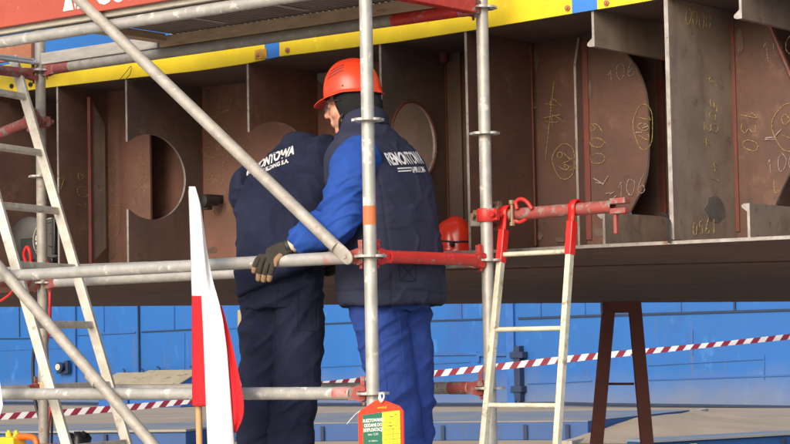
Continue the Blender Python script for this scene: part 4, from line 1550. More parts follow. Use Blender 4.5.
cable('red gas hose hanging straight down behind the left ladder', [(40, 258, 1.02), (47, 262, .93), (49, 275, .9), (50, 300, .88), (49, 330, .88), (46.5, 345, .88), (48.5, 380, .88), (51, 405, .88), (48, 430, .85), (45, 520, .8)], .0085, 'redhose', 'gas_hose')
cable('red hose looping low at the far left border', [(-20, 306, .95), (-4, 303, .92), (8, 296, .9), (15, 288, .9), (22, 280, .95), (30, 268, 1.02)], .007, 'redhose', 'gas_hose')
cable('thick black cable hanging down beside the rear post', [(38, 262, 1.02), (43, 270, .93), (44, 285, .9), (40, 310, .86), (35.5, 340, .84), (33, 365, .84), (35, 400, .84), (40, 420, .84), (44, 440, .8), (46, 520, .75)], .008, 'dark', 'power_cable')
cable('thin black cable dangling between ladder and rear post', [(34, 262, 1.02), (38, 276, .9), (41, 300, .9), (44, 330, .9), (45.5, 360, .9), (50, 395, .9), (52, 420, .9), (50, 520, .8)], .006, 'dark', 'power_cable')

# things standing on the lower deck at left
s_ = st(q(41, 440, .5))[0]
mc = thing('welding_machine', 'orange welding machine with rounded handle at the foot of the rear post', 'welding machine', W(s_, .45, ZK))
zt = q(41, 436, .45).z
b = MB(); b.box(W(s_, .45, ZK + (zt - .05 - ZK) / 2), SU * .085, SV * .15, ZU * (zt - .05 - ZK) / 2); b.build('casing', M['blackplastic'], mc, bevel=.01)
b = MB(); b.tube(catmull([W(s_ + .085, .40, zt - .10), W(s_ + .082, .40, zt - .03), W(s_ + .06, .40, zt - .006), W(s_, .40, zt - .002), W(s_ - .06, .40, zt - .006), W(s_ - .082, .40, zt - .03), W(s_ - .085, .40, zt - .10)], 5), .014, 12)
b.box(W(s_, .45, zt - .06), SU * .086, SV * .151, ZU * .018)
b.build('handle', M['orangeplastic'], mc, bevel=.003)
p = q(78, 440, .5)
b = MB()
b.grid(lambda u, v: V((p.x, p.y, 0)) + SU * ((u - .5) * .19 * (1.25 - v * .75)) + SV * (.05 * math.sin(u * 8 + v * 5)) + ZU * (ZK + (q(78, 431, .5).z - ZK) * (v - .12 * abs(math.sin(u * 7)) * v)), 14, 12)
o = b.build('tarpaulin_bundle', M['blackbag'], origin=V((p.x, p.y, ZK)), solid=.03)
tag(o, 'crumpled black plastic sheet bundle between the left ladder legs', 'tarpaulin')
p = q(12, 440, .4)
pg = thing('plug_block', 'yellow power plug block at the lower left corner', 'power plug', V((p.x, p.y, ZK)))
zt = q(12, 437, .4).z
b = MB(); b.box(V((p.x, p.y, (ZK + zt) / 2)), SU * .05, SV * .04, ZU * (zt - ZK) / 2); b.build('plug_body', M['yellowplastic'], pg, bevel=.006)
b = MB()
for k in (-.03, .02):
    b.lathe(V((p.x, p.y, zt)) + SU * k, ZU, [(0, .015), (.02, .015), (.02, .009), (.03, .009)], 10)
b.build('plug_socket', M['yellowplastic'], pg)
#PEOPLE
# ------------------------------------------------------------------ people
def remesh(mb, voxel, it=3, fac=.5):
    me = bpy.data.meshes.new('raw')
    bmesh.ops.recalc_face_normals(mb.bm, faces=mb.bm.faces)
    mb.bm.to_mesh(me); mb.bm.free()
    o = bpy.data.objects.new('raw', me); COL.objects.link(o)
    r = o.modifiers.new('r', 'REMESH'); r.mode = 'VOXEL'; r.voxel_size = voxel
    s = o.modifiers.new('s', 'SMOOTH'); s.iterations = it; s.factor = fac
    bpy.context.view_layer.update()
    dg = bpy.context.evaluated_depsgraph_get()
    out = bpy.data.meshes.new_from_object(o.evaluated_get(dg))
    bpy.data.objects.remove(o)
    return out


def wrinkle(me, fn):
    """push every vertex along its normal by fn(co, normal)"""
    dv = [v.normal * fn(v.co, v.normal) for v in me.vertices]
    for v, d in zip(me.vertices, dv):
        v.co += d
    me.update()


def micro(c):
    a = ridged(V((c.x * 12 + c.z * 8, c.y * 12, c.z * 14 - c.x * 6)))
    b_ = ridged(V((c.x * 10 - c.z * 12 + 7, c.y * 10, c.z * 9 + 4)))
    m = .5 + noise.noise(c * 4)
    return max(0, m) * (.0075 * max(0, a - .6) + .006 * max(0, b_ - .6))


def ridged(p):
    return 1 - abs(noise.noise(p)) * 2.2


def put(me, name, mats, parent):
    off = V((0, 0, 0)); p = parent
    while p is not None:
        off = off + p.location; p = p.parent
    me.transform(Matrix.Translation(-off))
    me.name = name
    me.materials.clear()
    for m in (mats if isinstance(mats, (list, tuple)) else [mats]):
        me.materials.append(m)
    me.polygons.foreach_set('use_smooth', [True] * len(me.polygons))
    o = bpy.data.objects.new(name, me); COL.objects.link(o); o.parent = parent
    return o


def bvh_of(me):
    return bvhtree.BVHTree.FromPolygons([v.co.copy() for v in me.vertices], [tuple(p.vertices) for p in me.polygons])


class Fig:
    def __init__(self, base, F, root):
        self.b = base; self.F = F.normalized(); self.L = V((-self.F.y, self.F.x, 0)); self.root = root

    def p(self, f, l, z):
        return V((self.b.x, self.b.y, ZK)) + self.F * f + self.L * l + ZU * z

    def torso(self, mb, secs, grow=0.0, e=2.4, n=40):
        """secs: (f, l, z, half side, half depth, tilt)"""
        K = [V((a[0], a[1], a[2])) for a in secs]; D = [V((a[3], a[4], a[5])) for a in secs]
        K = catmull(K, 5); D = catmull(D, 5)
        out = []
        for k, d in zip(K, D):
            t = math.radians(d.z)
            out.append((self.p(k.x, k.y, k.z), (self.L * math.cos(t) - ZU * math.sin(t)) * (d.x + grow), self.F * (d.y + grow)))
        mb.loft(out, n, e)

    def limb(self, mb, pts, rs, n=20, k=6):
        a, b = cat4(pts, rs, k)
        mb.tube(a, b, n)


def hand(root, name, palm_pts, palm_r, fingers, thumb, mat, tip=None, tipfrac=.72, voxel=.0022):
    b = MB()
    a, r = cat4(palm_pts, palm_r, 5)
    # palm: flattened loft
    w_ = (fingers[-1][0] - fingers[0][0]).normalized()
    secs = []
    for i, p in enumerate(a):
        d = (a[min(i + 1, len(a) - 1)] - a[max(i - 1, 0)]).normalized()
        x = (w_ - d * w_.dot(d)).normalized(); y = d.cross(x)
        secs.append((p, x * r[i], y * min(r[i], .0165 + .3 * max(0, .03 - r[i]))))
    b.loft(secs, 20, 2.3)
    for f in fingers:
        pp, rr = cat4(f, [.0115, .0112, .0105, .0092][:len(f)], 5)
        b.tube([a[-2]] + pp, [.012] + rr, 12)
        b.ellipsoid(pp[-1], V((.0090, 0, 0)), V((0, .0090, 0)), V((0, 0, .0090)), 10, 6)
        b.ellipsoid(pp[0], V((.0125, 0, 0)), V((0, .0125, 0)), V((0, 0, .0125)), 10, 6)
    pp, rr = cat4(thumb, [.016, .0135, .012, .010][:len(thumb)], 5)
    b.tube(pp, rr, 12)
    b.ellipsoid(pp[-1], V((.0098, 0, 0)), V((0, .0098, 0)), V((0, 0, .0098)), 10, 6)
    me = remesh(b, voxel, 3)
    wrinkle(me, lambda c, n_: .0012 * ridged(c * 90))
    o = put(me, name, mat, root)
    if tip:
        for f in fingers:
            pp, rr = cat4(f, [.0115, .0112, .0105, .0092][:len(f)], 6)
            k = int(len(pp) * tipfrac)
            b = MB()
            b.tube(pp[k:], [x + .0016 for x in rr[k:]], 14)
            b.ellipsoid(pp[-1], V((.0107, 0, 0)), V((0, .0107, 0)), V((0, 0, .0107)), 12, 8)
            put(remesh(b, .002, 2), 'fingertip', tip, o)
    return o


def boot(fig, x, l, root, mat, yaw=0.0):
    c = fig.p(x, l, 0)
    f = Matrix.Rotation(yaw, 3, 'Z') @ fig.F; s = V((-f.y, f.x, 0))
    b = MB()
    secs = []
    for d, h, wd, zz in ((-.09, .05, .036, .055), (-.07, .085, .042, .07), (.0, .10, .045, .075), (.06, .07, .048, .06), (.12, .048, .050, .048), (.17, .04, .045, .042), (.20, .026, .03, .036)):
        secs.append((c + f * d + ZU * zz, s * wd, ZU * h * .55 + f * 0))
    b.loft(secs, 20, 2.5)
    b.tube([c + ZU * .07 - f * .02, c + ZU * .24 - f * .03], [.058, .062], 20)
    o = put(remesh(b, .006, 3), 'boot', mat, root)
    b = MB()
    pr = [(-.105, -.03), (-.08, -.042), (0, -.04), (.08, -.05), (.16, -.048), (.21, -.02), (.21, .02), (.16, .048), (.08, .05), (0, .04), (-.08, .042), (-.105, .03)]
    b.prism([pr], c + ZU * .001, f, s, ZU, .026)
    b.build('boot_sole', M['dark'], o, smooth=False, bevel=.004)


def add_head(mb, H, hf, hl, hu):
    """skull, face, ears; H between the ears at eye level"""
    def c(f, l, u): return H + hf * f + hl * l + hu * u

    def el(f, l, u, rf, rl, ru):
        mb.ellipsoid(c(f, l, u), hf * rf, hl * rl, hu * ru, 22, 14)
    el(-.008, 0, .035, .098, .076, .095)
    el(.030, 0, -.040, .064, .058, .078)
    el(.066, 0, -.098, .026, .026, .020)
    el(.030, 0, -.088, .045, .048, .026)
    el(.086, 0, .020, .013, .050, .011)
    for s in (-1, 1):
        el(.060, s * .036, -.028, .028, .024, .030)
        el(-.012, s * .078, -.010, .023, .010, .033)
        el(.080, s * .034, .0, .011, .013, .010)
    mb.tube([c(.090, 0, .014), c(.104, 0, -.012), c(.117, 0, -.032)], [.009, .0105, .0125], 12)
    el(.114, 0, -.033, .012, .011, .009)
    for s in (-1, 1):
        el(.103, s * .010, -.036, .010, .009, .007)
    el(.092, 0, -.064, .0125, .025, .0065)
    el(.089, 0, -.074, .0125, .022, .0070)
    el(.080, 0, -.068, .018, .027, .018)
    el(.088, 0, -.052, .014, .022, .010)


def helmet_fn(H, hf, hl, hu, rim=.030, rf=.110, rb=.122, rl=.099, h=.136):
    def fn(a, v, grow=0.0):
        """a azimuth (0 front), v 0 rim .. 1 crown"""
        th = v * PI / 2
        ca, sa = math.cos(a), math.sin(a)
        e_ = .92 - .18 * (.5 - .5 * ca)
        r = max(0, math.cos(th)) ** e_
        z = math.sin(th) ** .95
        R = rf if ca > 0 else rb
        x = R * ca * r; y = rl * sa * r; zz = h * z
        ridge = math.exp(-(y / .022) ** 4) * .0065 * min(1, v * 3)
        zz += ridge
        k = 1 + grow / .11
        drop = -.014 * max(0, -ca) * (1 - v) ** 2 + .010 * max(0, abs(sa) - .3) * (1 - v) ** 3
        return H + hf * x * k + hl * y * k + hu * (rim + zz * k + drop)
    return fn


def add_helmet(root, H, hf, hl, hu, mat, band=True, peak=.044):
    fn = helmet_fn(H, hf, hl, hu)
    b = MB()
    na = 72
    rows_ = []
    # peak / rim flare rows first
    for e_ in (1.0, .8, .55, .3, .1):
        rg = []
        for k in range(na):
            a = 2 * PI * k / na
            ca = math.cos(a)
            ext = .007 + peak * max(0, ca - .25) ** 1.0 * 1.2
            p = fn(a, 0)
            o_ = (hf * ca + hl * math.sin(a))
            rg.append(b.bm.verts.new(p + o_ * ext * e_ - hu * (.006 * e_ + .016 * e_ * max(0, ca) ** 2)))
        rows_.append(rg)
    for j in range(0, 22):
        rows_.append([b.bm.verts.new(fn(2 * PI * k / na, (j / 21) * .985)) for k in range(na)])
    for A_, B_ in zip(rows_, rows_[1:]):
        for k in range(na):
            b._f((A_[k], A_[(k + 1) % na], B_[(k + 1) % na], B_[k]))
    b._f(rows_[-1])
    o = b.build('helmet', mat, root, solid=.003, angle=60)
    if band:
        # three dark slanting stripes printed on the side and small crown ticks
        for i in range(3):
            b = MB()
            v0 = .30 + .085 * i
            N = 14
            A_ = []
            for k in range(N):
                f = k / (N - 1)
                a = math.radians(52 + 44 * f + i * 1.5)
                A_.append((b.bm.verts.new(fn(a, v0 + .10 * f, .0022)), b.bm.verts.new(fn(a, v0 + .10 * f + .042 + (.02 if i == 2 and k % 3 == 0 else 0), .0022))))
            for p_, q_ in zip(A_, A_[1:]):
                b._f((p_[0], q_[0], q_[1], p_[1]))
            b.build('helmet_print', M['helmet_mark'], o, smooth=False)
        b = MB()
        for k in range(26):
            v = .25 + .75 * k / 26
            for a in (0.165, -0.165):
                p = fn(a * (1 + 1.4 * v ** 6), v, .0005)
                b.ellipsoid(p, hf * .0018, hl * .004, hu * .0018, 8, 5)
        b.build('crown_rib', M['helmet'], o)
        b = MB(); p = fn(math.radians(92), .09, .001)
        b.lathe(p, hl, [(0, .004), (.002, .004), (.003, .002)], 10); b.build('rivet', M['helmet_mark'], o)
    return o, fn


def vest_text(parent, bvh, C, ax, ay, d, items, mat, off=.004):
    """print lying on cloth: cast every outline point along d onto the cloth"""
    b = MB()
    for s, size, dx, dy, kw in items:
        vs, fs = text_mesh(s, size, **kw)
        bv = []
        for v in vs:
            o = C + ax * (v.x + dx) + ay * (v.y + dy) - d * .6
            hit, nrm, idx, dist = bvh.ray_cast(o, d)
            p = (hit - d * off) if hit else (o + d * .6)
            bv.append(b.bm.verts.new(p))
        for f in fs:
            b._f([bv[i] for i in f])
    return b.build('chest_print' if False else 'back_print', mat, parent, smooth=False)


# ---- man in orange helmet --------------------------------------------------------
TB = .37
bb = q(389, 260, TB); bb.z = ZK
man = thing('person', 'person in orange red helmet, dark vest and royal blue trousers gripping the rail', 'person', bb)
fg = Fig(bb, SU, man)
hf0 = V((-.945, .327, 0)).normalized()
pt = math.radians(9)
hl0 = V((-hf0.y, hf0.x, 0))
hf = hf0 * math.cos(pt) - ZU * math.sin(pt); hu = hf0 * math.sin(pt) + ZU * math.cos(pt)
HC = q(353, 102.5, TB - .01)
secs = [(.0, 0, .86, .14, .115, 0), (.0, 0, .98, .15, .115, 0), (.01, 0, 1.10, .155, .115, 0), (.045, 0, 1.28, .18, .125, 0), (.075, 0, 1.40, .175, .105, 0), (.095, 0, 1.47, .11, .075, 0), (.11, 0, 1.51, .06, .06, 0)]
b = MB()
fg.torso(b, secs)
fg.limb(b, [fg.p(.10, 0, 1.46), fg.p(.13, 0, 1.53), HC - hu * .07 - hf * .02], [.062, .056, .055])
add_head(b, HC, hf, hl0, hu)
shL, elL, wrL = fg.p(.0, .185, 1.385), q(338, 223, .075), q(292.5, 244.6, .012)
shR, elR, wrR = fg.p(.085, -.185, 1.395), fg.p(.10, -.25, 1.12), fg.p(.30, -.20, 1.04)
for a_, e_, w_ in ((shL, elL, wrL), (shR, elR, wrR)):
    fg.limb(b, [a_, a_.lerp(e_, .5), e_, e_.lerp(w_, .5), w_], [.055, .05, .042, .038, .027])
legs = [((.01, .075), (-.055, .055), (-.12, .05)), ((.0, -.075), (-.035, -.075), (-.06, -.06))]
for (h_, k_, a_) in legs:
    fg.limb(b, [fg.p(h_[0], h_[1], .90), fg.p(k_[0], k_[1], .48), fg.p(a_[0], a_[1], .10)], [.085, .055, .042])
put(remesh(b, .0045, 2), 'body', M['skin'], man)
# trousers
b = MB()
fg.torso(b, [(.0, 0, .80, .155, .13, 0), (.0, 0, .90, .18, .148, 0), (.0, 0, 1.06, .175, .14, 0)])
for i, (h_, k_, a_) in enumerate(legs):
    fg.limb(b, [fg.p(h_[0], h_[1], .92), fg.p(h_[0] * .7 + k_[0] * .3, h_[1], .74), fg.p(k_[0], k_[1], .48), fg.p(k_[0] * .5 + a_[0] * .5, a_[1], .27), fg.p(a_[0], a_[1], .10)], [.104, .102, .086, .080, .076], 24)
me = remesh(b, .005, 3)


def trouser_folds(ph, base_z):
    def fn(c, n_):
        z = c.z - ZK
        zone = math.exp(-((z - .48) / .16) ** 2) + .9 * math.exp(-((z - .80) / .12) ** 2) + .8 * math.exp(-((z - .18) / .16) ** 2) + .25
        a = noise.noise(V((c.x * 5 + ph, c.y * 5, c.z * 16 + c.x * 7)))
        r = ridged(V((c.x * 4 + ph, c.y * 4 + 3, c.z * 11 - c.x * 9)))
        return zone * (.008 * a + .018 * max(0, r - .48)) + micro(c) + .002 * noise.noise(c * 30)
    return fn


wrinkle(me, trouser_folds(1.3, 0))
tro = put(me, 'trousers', M['royal_dark'], man)


def stitch(me_bvh, pts, parent, mat, r=.0016, name='seam'):
    pp = []
    for (x0, y0), (x1, y1) in zip(pts, pts[1:]):
        for k in range(14):
            d_ = ray(x0 + (x1 - x0) * k / 14, y0 + (y1 - y0) * k / 14)
            hit_, n_, *_q = me_bvh.ray_cast(EYE, d_)
            if hit_: pp.append(hit_ - d_ * .0006)
    if len(pp) > 2:
        b_ = MB(); b_.tube(pp, r, 6); b_.build(name, mat, parent)


bt_ = bvh_of(me)
bt_ = bvhtree.BVHTree.FromPolygons([v.co + bb for v in me.vertices], [tuple(f.vertices) for f in me.polygons])
stitch(bt_, [(398, 306), (404, 360), (409, 400), (414, 446)], tro, M['royal_dark'])
stitch(bt_, [(378, 330), (386, 380), (392, 446)], tro, M['royal_dark'])
b = MB()
b.tube(catmull([q(417, 358, TB - .18), q(422, 356.5, TB - .2), q(427, 357, TB - .18)], 3), .002, 6)
# jacket with sleeves
b = MB()
fg.torso(b, [(.0, 0, .95, .19, .145, 0), (.01, 0, 1.10, .185, .14, 0), (.045, 0, 1.28, .20, .145, 0), (.075, 0, 1.40, .19, .12, 0), (.095, 0, 1.465, .11, .078, 0), (.108, 0, 1.51, .066, .066, 0)])
fg.limb(b, [shL + fg.L * -.04, shL.lerp(elL, .15), shL.lerp(elL, .55), elL, elL.lerp(wrL, .45), wrL + (elL - wrL).normalized() * .014], [.085, .084, .080, .072, .060, .043], 28)
fg.limb(b, [shR + fg.L * .04, shR.lerp(elR, .15), shR.lerp(elR, .55), elR, elR.lerp(wrR, .45), wrR], [.085, .084, .079, .070, .058, .046], 24)
me = remesh(b, .005, 4)
ax_arm = (elL - shL).normalized(); ax_fore = (wrL - elL).normalized()


def sleeve_folds(c, n_):
    da = (c - shL).dot(ax_arm); lim = (c - (shL + ax_arm * da)).length
    df = (c - elL).dot(ax_fore); limf = (c - (elL + ax_fore * df)).length
    amt = 0
    if lim < .12:
        amt = .35 + math.exp(-((da - .26) / .13) ** 2)
    if limf < .10 and df > -.05:
        amt = max(amt, .5 + math.exp(-((df - .0) / .12) ** 2) + .7 * math.exp(-((df - .2) / .05) ** 2))
    w1 = c.z * 17 + (c - shL).dot(fg.F) * 12
    r = ridged(V((w1 * .55, c.x * 3.5 + 2, c.y * 3.5)))
    return amt * (.011 * noise.noise(V((w1, c.x * 4, c.y * 4))) + .024 * max(0, r - .4) + .016 * max(0, ridged(V((w1 * 1.1 + 3, c.x * 6, c.y * 6 + 1))) - .5)) + micro(c) + .0015 * noise.noise(c * 35)


wrinkle(me, sleeve_folds)
jac = put(me, 'jacket', M['royal'], man)
# quilted vest
vsecs = [(-.01, 0, .815, .214, .170, 0), (-.01, 0, .84, .225, .178, 0), (-.005, 0, .95, .226, .178, 0), (.005, 0, 1.10, .222, .172, 0), (.035, 0, 1.27, .226, .172, 0), (.065, 0, 1.385, .212, .148, 0), (.085, 0, 1.455, .165, .110, 0), (.105, 0, 1.515, .094, .088, 0), (.113, 0, 1.535, .082, .080, 0)]
b = MB(); fg.torso(b, vsecs, 0, 2.35, 64)
me = remesh(b, .005, 4)


def vest_folds(c, n_):
    z = c.z - ZK
    lat = (c - bb).dot(fg.L); dep = (c - bb).dot(fg.F)
    d = 0
    # drag folds running from the arm to the waist, hem ripples, seam lines
    d += .007 * max(0, ridged(V((lat * 5 + z * 4, dep * 5, z * 6 - lat * 4 + 5))) - .35) * (1.1 - abs(z - 1.15) * .9)
    d += .004 * noise.noise(V((lat * 9, dep * 9, z * 5)))
    d += .004 * noise.noise(V((lat * 20, dep * 20, z * 3 + 9))) * max(0, 1 - (z - .8) / .2)
    d += micro(c) * .8
    d += .010 * max(0, ridged(V((lat * 8 - z * 6, dep * 8, z * 10 + lat * 5))) - .55)
    for zs_ in (.86, 1.45):
        d -= .004 * math.exp(-((z - zs_ - .008 * math.sin(lat * 9)) / .004) ** 2)
    d -= .0035 * math.exp(-((lat - .165) / .0045) ** 2) * (1 if z < 1.40 else 0)
    return d


wrinkle(me, vest_folds)
bv_v = bvh_of(me)
vest = put(me, 'vest', M['navy_vest'], man)
# stand-up collar
b = MB()
nc = fg.p(.105, 0, 1.50)
up_c = (ZU + fg.F * .38).normalized(); fc = (fg.F - up_c * fg.F.dot(up_c)).normalized()


def collar_fn(u, v, r0=.088, r1=.080):
    a = math.radians(28 + 304 * u)
    rr = r0 + (r1 - r0) * v + .010 * math.exp(-((v - .55) / .3) ** 2)
    hgt = .085 * (v) * (.82 + .18 * math.cos(a - PI))
    return nc + fc * math.cos(a) * rr + fg.L * math.sin(a) * (rr + .004) + up_c * (hgt - .012) + V((0, 0, .003 * math.sin(a * 5)))


b.grid(lambda u, v: collar_fn(u, v), 40, 8)
b.build('collar', M['navy_vest'], vest, solid=.012, angle=80)
items = [('REMONTOWA', .068, 0, 0, dict(bold=.0018, sx=.54, space=.97, shear=.0)), ('SHIPBUILDING', .030, .040, -.046, dict(bold=.0008, sx=.58)), ('====', .050, -.064, -.044, dict(bold=.0004, shear=.5, sx=.9, space=.62))]
vest_text(vest, bv_v, fg.p(0, -.008, 1.375), (SV + ZU * .09).normalized(), (ZU - SV * .09).normalized(), fg.F, items, M['print'])
for sy in (.405,):
    pass
# stitched box near the hem
b = MB()
pc_ = fg.p(0, .12, .93)
for (x0, z0, x1, z1) in ((-.02, -.03, .05, -.03), (.05, -.03, .05, .04), (.05, .04, -.02, .04), (-.02, .04, -.02, -.03), (-.02, -.03, .05, .04), (.05, -.03, -.02, .04)):
    pp = []
    for k in range(8):
        f = k / 7
        o_ = pc_ + SV * (x0 + (x1 - x0) * f) + ZU * (z0 + (z1 - z0) * f) - fg.F * .6
        hit, *_r = bv_v.ray_cast(o_, fg.F)
        if hit: pp.append(hit - fg.F * .001)
    if len(pp) > 2: b.tube(pp, .0014, 5)
b.build('stitching', M['navy_trim'], vest)
# black cap, chin strap
b = MB()


def cap_fn(u, v):
    a = math.radians(50 + 260 * u)
    fr = math.exp(-((u - .5) / .5) ** 2)
    z = .058 - .168 * v
    k = 1.0 if z > -.02 else 1.0 - .10 * ((-.02 - z) / .09) ** 1.2
    rf_, rl_ = (.098 + .006 * min(1, v * 2)) * k, (.083 + .005 * min(1, v * 2)) * k
    zz = z + .05 * v * (1 - min(1, min(u, 1 - u) * 4.5)) * .5
    cut = .022 * v * (1 - min(1, min(u, 1 - u) * 6))
    return HC + hf * (-.010 + rf_ * math.cos(a) - cut) + hl0 * rl_ * math.sin(a) + hu * zz + (hf * .002 + hu * .002) * math.sin(a * 7 + v * 6)


b.grid(cap_fn, 56, 16)
cap = b.build('cap', M['blackcloth'], man, solid=.008, angle=80)
hel, hfn = add_helmet(man, HC, hf, hl0, hu, M['helmet'])
b = MB()
pts = [HC + hf * .020 + hl0 * .084 - hu * .05, HC + hf * .040 + hl0 * .080 - hu * .075, HC + hf * .055 + hl0 * .045 - hu * .117, HC + hf * .06 - hu * .128, HC + hf * .055 - hl0 * .045 - hu * .117, HC + hf * .036 - hl0 * .084 - hu * .05]
b.tube(catmull(pts, 6), .0052, 8)
b.build('chin_strap', M['dark'], hel)
# eyewear
b = MB()
b.grid(lambda u, v: HC + hf * (.040 + .074 * math.cos((u - .5) * 2.3)) + hl0 * (.078 * math.sin((u - .5) * 2.3)) + hu * (.020 - .046 * v * (1 - .25 * abs(u - .5))) + hf * .006 * math.sin(v * PI), 26, 8)
gl = b.build('eyewear', M['lens'], man, solid=.0025)
b = MB()
for s in (-1, 1):
    b.tube([HC + hf * .074 + hl0 * s * .072 + hu * .012, HC + hf * .02 + hl0 * s * .088 + hu * .006], .003, 6)
b.build('eyewear_temple', M['blackplastic'], gl)
for s in (-1, 1):
    b = MB(); b.ellipsoid(HC + hf * .083 + hl0 * s * .034 + hu * .0, hf * .010, hl0 * .011, hu * .008, 12, 8); b.build('eye', M['letter'], man)
    b = MB(); b.ellipsoid(HC + hf * .0915 + hl0 * s * .034 + hu * .0, hf * .0025, hl0 * .005, hu * .005, 10, 6); b.build('iris', M['hair'], man)
# gloves
T_ = -.036
fing = [[q(260.5, 257, -.012), q(257, 261, -.030), q(255, 266, -.036), q(254, 271, -.034)],
        [q(264.5, 258, -.018), q(261.5, 264, -.035), q(259.5, 272, -.038), q(258.3, 279, -.033)],
        [q(269.5, 259.5, -.022), q(267, 266, -.037), q(265, 273, -.039), q(263.6, 280, -.033)],
        [q(275, 261, -.024), q(272.8, 267, -.037), q(270.8, 273.5, -.039), q(269.3, 279.5, -.034)]]
hand(man, 'glove', [wrL + (elL - wrL).normalized() * .01, q(286, 248.5, .004), q(277, 252.5, -.004), q(268.5, 257, -.014)], [.029, .033, .042, .042], fing,
     [q(284, 252, .012), q(277, 257, .034), q(270, 263, .040), q(265, 268, .036)], M['glove'], M['glove_tan'])
b = MB()
b.tube(catmull([q(290, 250.8, .002), q(283, 254, -.010), q(277, 259.5, -.026), q(274.6, 267, -.034)], 5), [.012] * 4 + [.012] * 8 + [.009] * 4, 12)
put(remesh(b, .002, 3), 'glove_palm_edge', M['glove_tan'], man)
b = MB()
dcf = (wrL - elL).normalized()
b.tube([wrL - dcf * .026, wrL - dcf * .014, wrL - dcf * .001, wrL + dcf * .006], [.031, .0325, .032, .030], 24)
put(remesh(b, .003, 2), 'glove_cuff', M['cuff'], man)
b = MB(); b.tube([wrL + dcf * (.006), wrL + dcf * .022], [.0315, .032], 24)
put(remesh(b, .003, 2), 'glove_strap', M['dark'], man)
dd = (wrR - elR).normalized()
hand(man, 'glove', [wrR, wrR + dd * .04, wrR + dd * .09], [.03, .036, .042],
     [[wrR + dd * (.09) + ZU * (k * .02 - .03), wrR + dd * .125 + ZU * (k * .021 - .034) + fg.L * .01, wrR + dd * .145 + ZU * (k * .021 - .036) + fg.L * .035] for k in range(4)],
     [wrR + dd * .03 + ZU * .025, wrR + dd * .06 + ZU * .05, wrR + dd * .09 + ZU * .055 + fg.L * .015], M['glove'], None, voxel=.003)
boot(fg, -.12, .05, man, M['leather'], .1); boot(fg, -.06, -.06, man, M['leather'], -.15)

# ---- man in navy bending into the block -------------------------------------------
TN = .32
nb = q(281, 260, TN); nb.z = ZK
man2 = thing('person', 'person in all navy work clothes seen from behind, bending head first into the brown block', 'person', nb)
fn_ = Fig(nb, V((.20, .98, 0)), man2)
HC2 = fn_.p(.40, -.03, 1.375)
hf2 = (fn_.F * .55 - ZU * .83).normalized(); hl2 = fn_.L.copy(); hu2 = hf2.cross(hl2) * 1.0
hu2 = (fn_.F * .83 + ZU * .55).normalized()
secs = [(.0, 0, .86, .13, .11, 0), (.0, 0, .98, .13, .11, 0), (.03, 0, 1.12, .14, .11, 4), (.10, -.01, 1.28, .165, .11, 9), (.18, -.02, 1.40, .16, .09, 12), (.24, -.02, 1.455, .10, .07, 10)]
b = MB(); fn_.torso(b, secs)
fn_.limb(b, [fn_.p(.22, -.02, 1.42), fn_.p(.30, -.025, 1.45), HC2 - hu2 * .06], [.065, .058, .056])
add_head(b, HC2, hf2, hl2, hu2)
sL, eL, wL = fn_.p(.17, .175, 1.335), fn_.p(.40, .20, 1.17), fn_.p(.60, .06, 1.22)
sR, eR, wR = fn_.p(.20, -.21, 1.425), fn_.p(.42, -.24, 1.22), fn_.p(.60, -.10, 1.22)
for a_, e_, w_ in ((sL, eL, wL), (sR, eR, wR)):
    fn_.limb(b, [a_, a_.lerp(e_, .5), e_, e_.lerp(w_, .5), w_], [.055, .05, .042, .038, .027])
legs2 = [((.0, .072), (.02, .088), (-.01, .105)), ((-.03, -.075), (-.03, -.062), (-.06, -.035))]
for (h_, k_, a_) in legs2:
    fn_.limb(b, [fn_.p(h_[0], h_[1], .90), fn_.p(k_[0], k_[1], .48), fn_.p(a_[0], a_[1], .10)], [.070, .052, .042])
put(remesh(b, .005, 2), 'body', M['skin'], man2)
b = MB()
fn_.torso(b, [(-.01, 0, .82, .145, .125, 0), (.0, 0, .92, .165, .145, 0), (.01, 0, 1.06, .16, .13, 0)])
for i, (h_, k_, a_) in enumerate(legs2):
    fn_.limb(b, [fn_.p(h_[0], h_[1], .92), fn_.p(h_[0] * .7 + k_[0] * .3, h_[1], .74), fn_.p(k_[0], k_[1], .48), fn_.p(k_[0] * .5 + a_[0] * .5, a_[1], .27), fn_.p(a_[0], a_[1], .10)], [.094, .098, .088, .084, .078], 24)
me = remesh(b, .005, 3)
wrinkle(me, trouser_folds(7.7, 0))
tro2 = put(me, 'trousers', M['navy'], man2)
bt_ = bvhtree.BVHTree.FromPolygons([v.co + nb for v in me.vertices], [tuple(f.vertices) for f in me.polygons])
stitch(bt_, [(298, 292), (297, 330), (318, 331), (319, 293)], tro2, M['navy'], .002, 'pocket_seam')
stitch(bt_, [(299, 300), (318, 301)], tro2, M['navy'], .002, 'pocket_seam')
stitch(bt_, [(278, 282), (276, 310)], tro2, M['navy'], .0018)
b = MB()
jsecs = [(-.02, 0,   .925, .180, .152, 21), (-.02, -.005, .945, .189, .158, 20), (.0, -.005, 1.02, .188, .155, 14), (.03, -.003, 1.12, .190, .150, 11), (.09, -.005, 1.26, .208, .150, 11), (.155, -.015, 1.375, .200, .120, 14), (.205, -.02, 1.455, .165, .100, 15), (.25, -.03, 1.500, .105, .080, 12), (.30, -.03, 1.505, .080, .070, 8)]
fn_.torso(b, jsecs, 0, 2.35, 64)
fn_.limb(b, [sL - fn_.L * .03, sL.lerp(eL, .15), sL.lerp(eL, .55), eL, eL.lerp(wL, .5), wL], [.082, .080, .074, .066, .055, .045], 24)
fn_.limb(b, [sR + fn_.L * .03, sR.lerp(eR, .15), sR.lerp(eR, .55), eR, eR.lerp(wR, .5), wR], [.084, .082, .075, .066, .055, .045], 24)
me = remesh(b, .0055, 4)


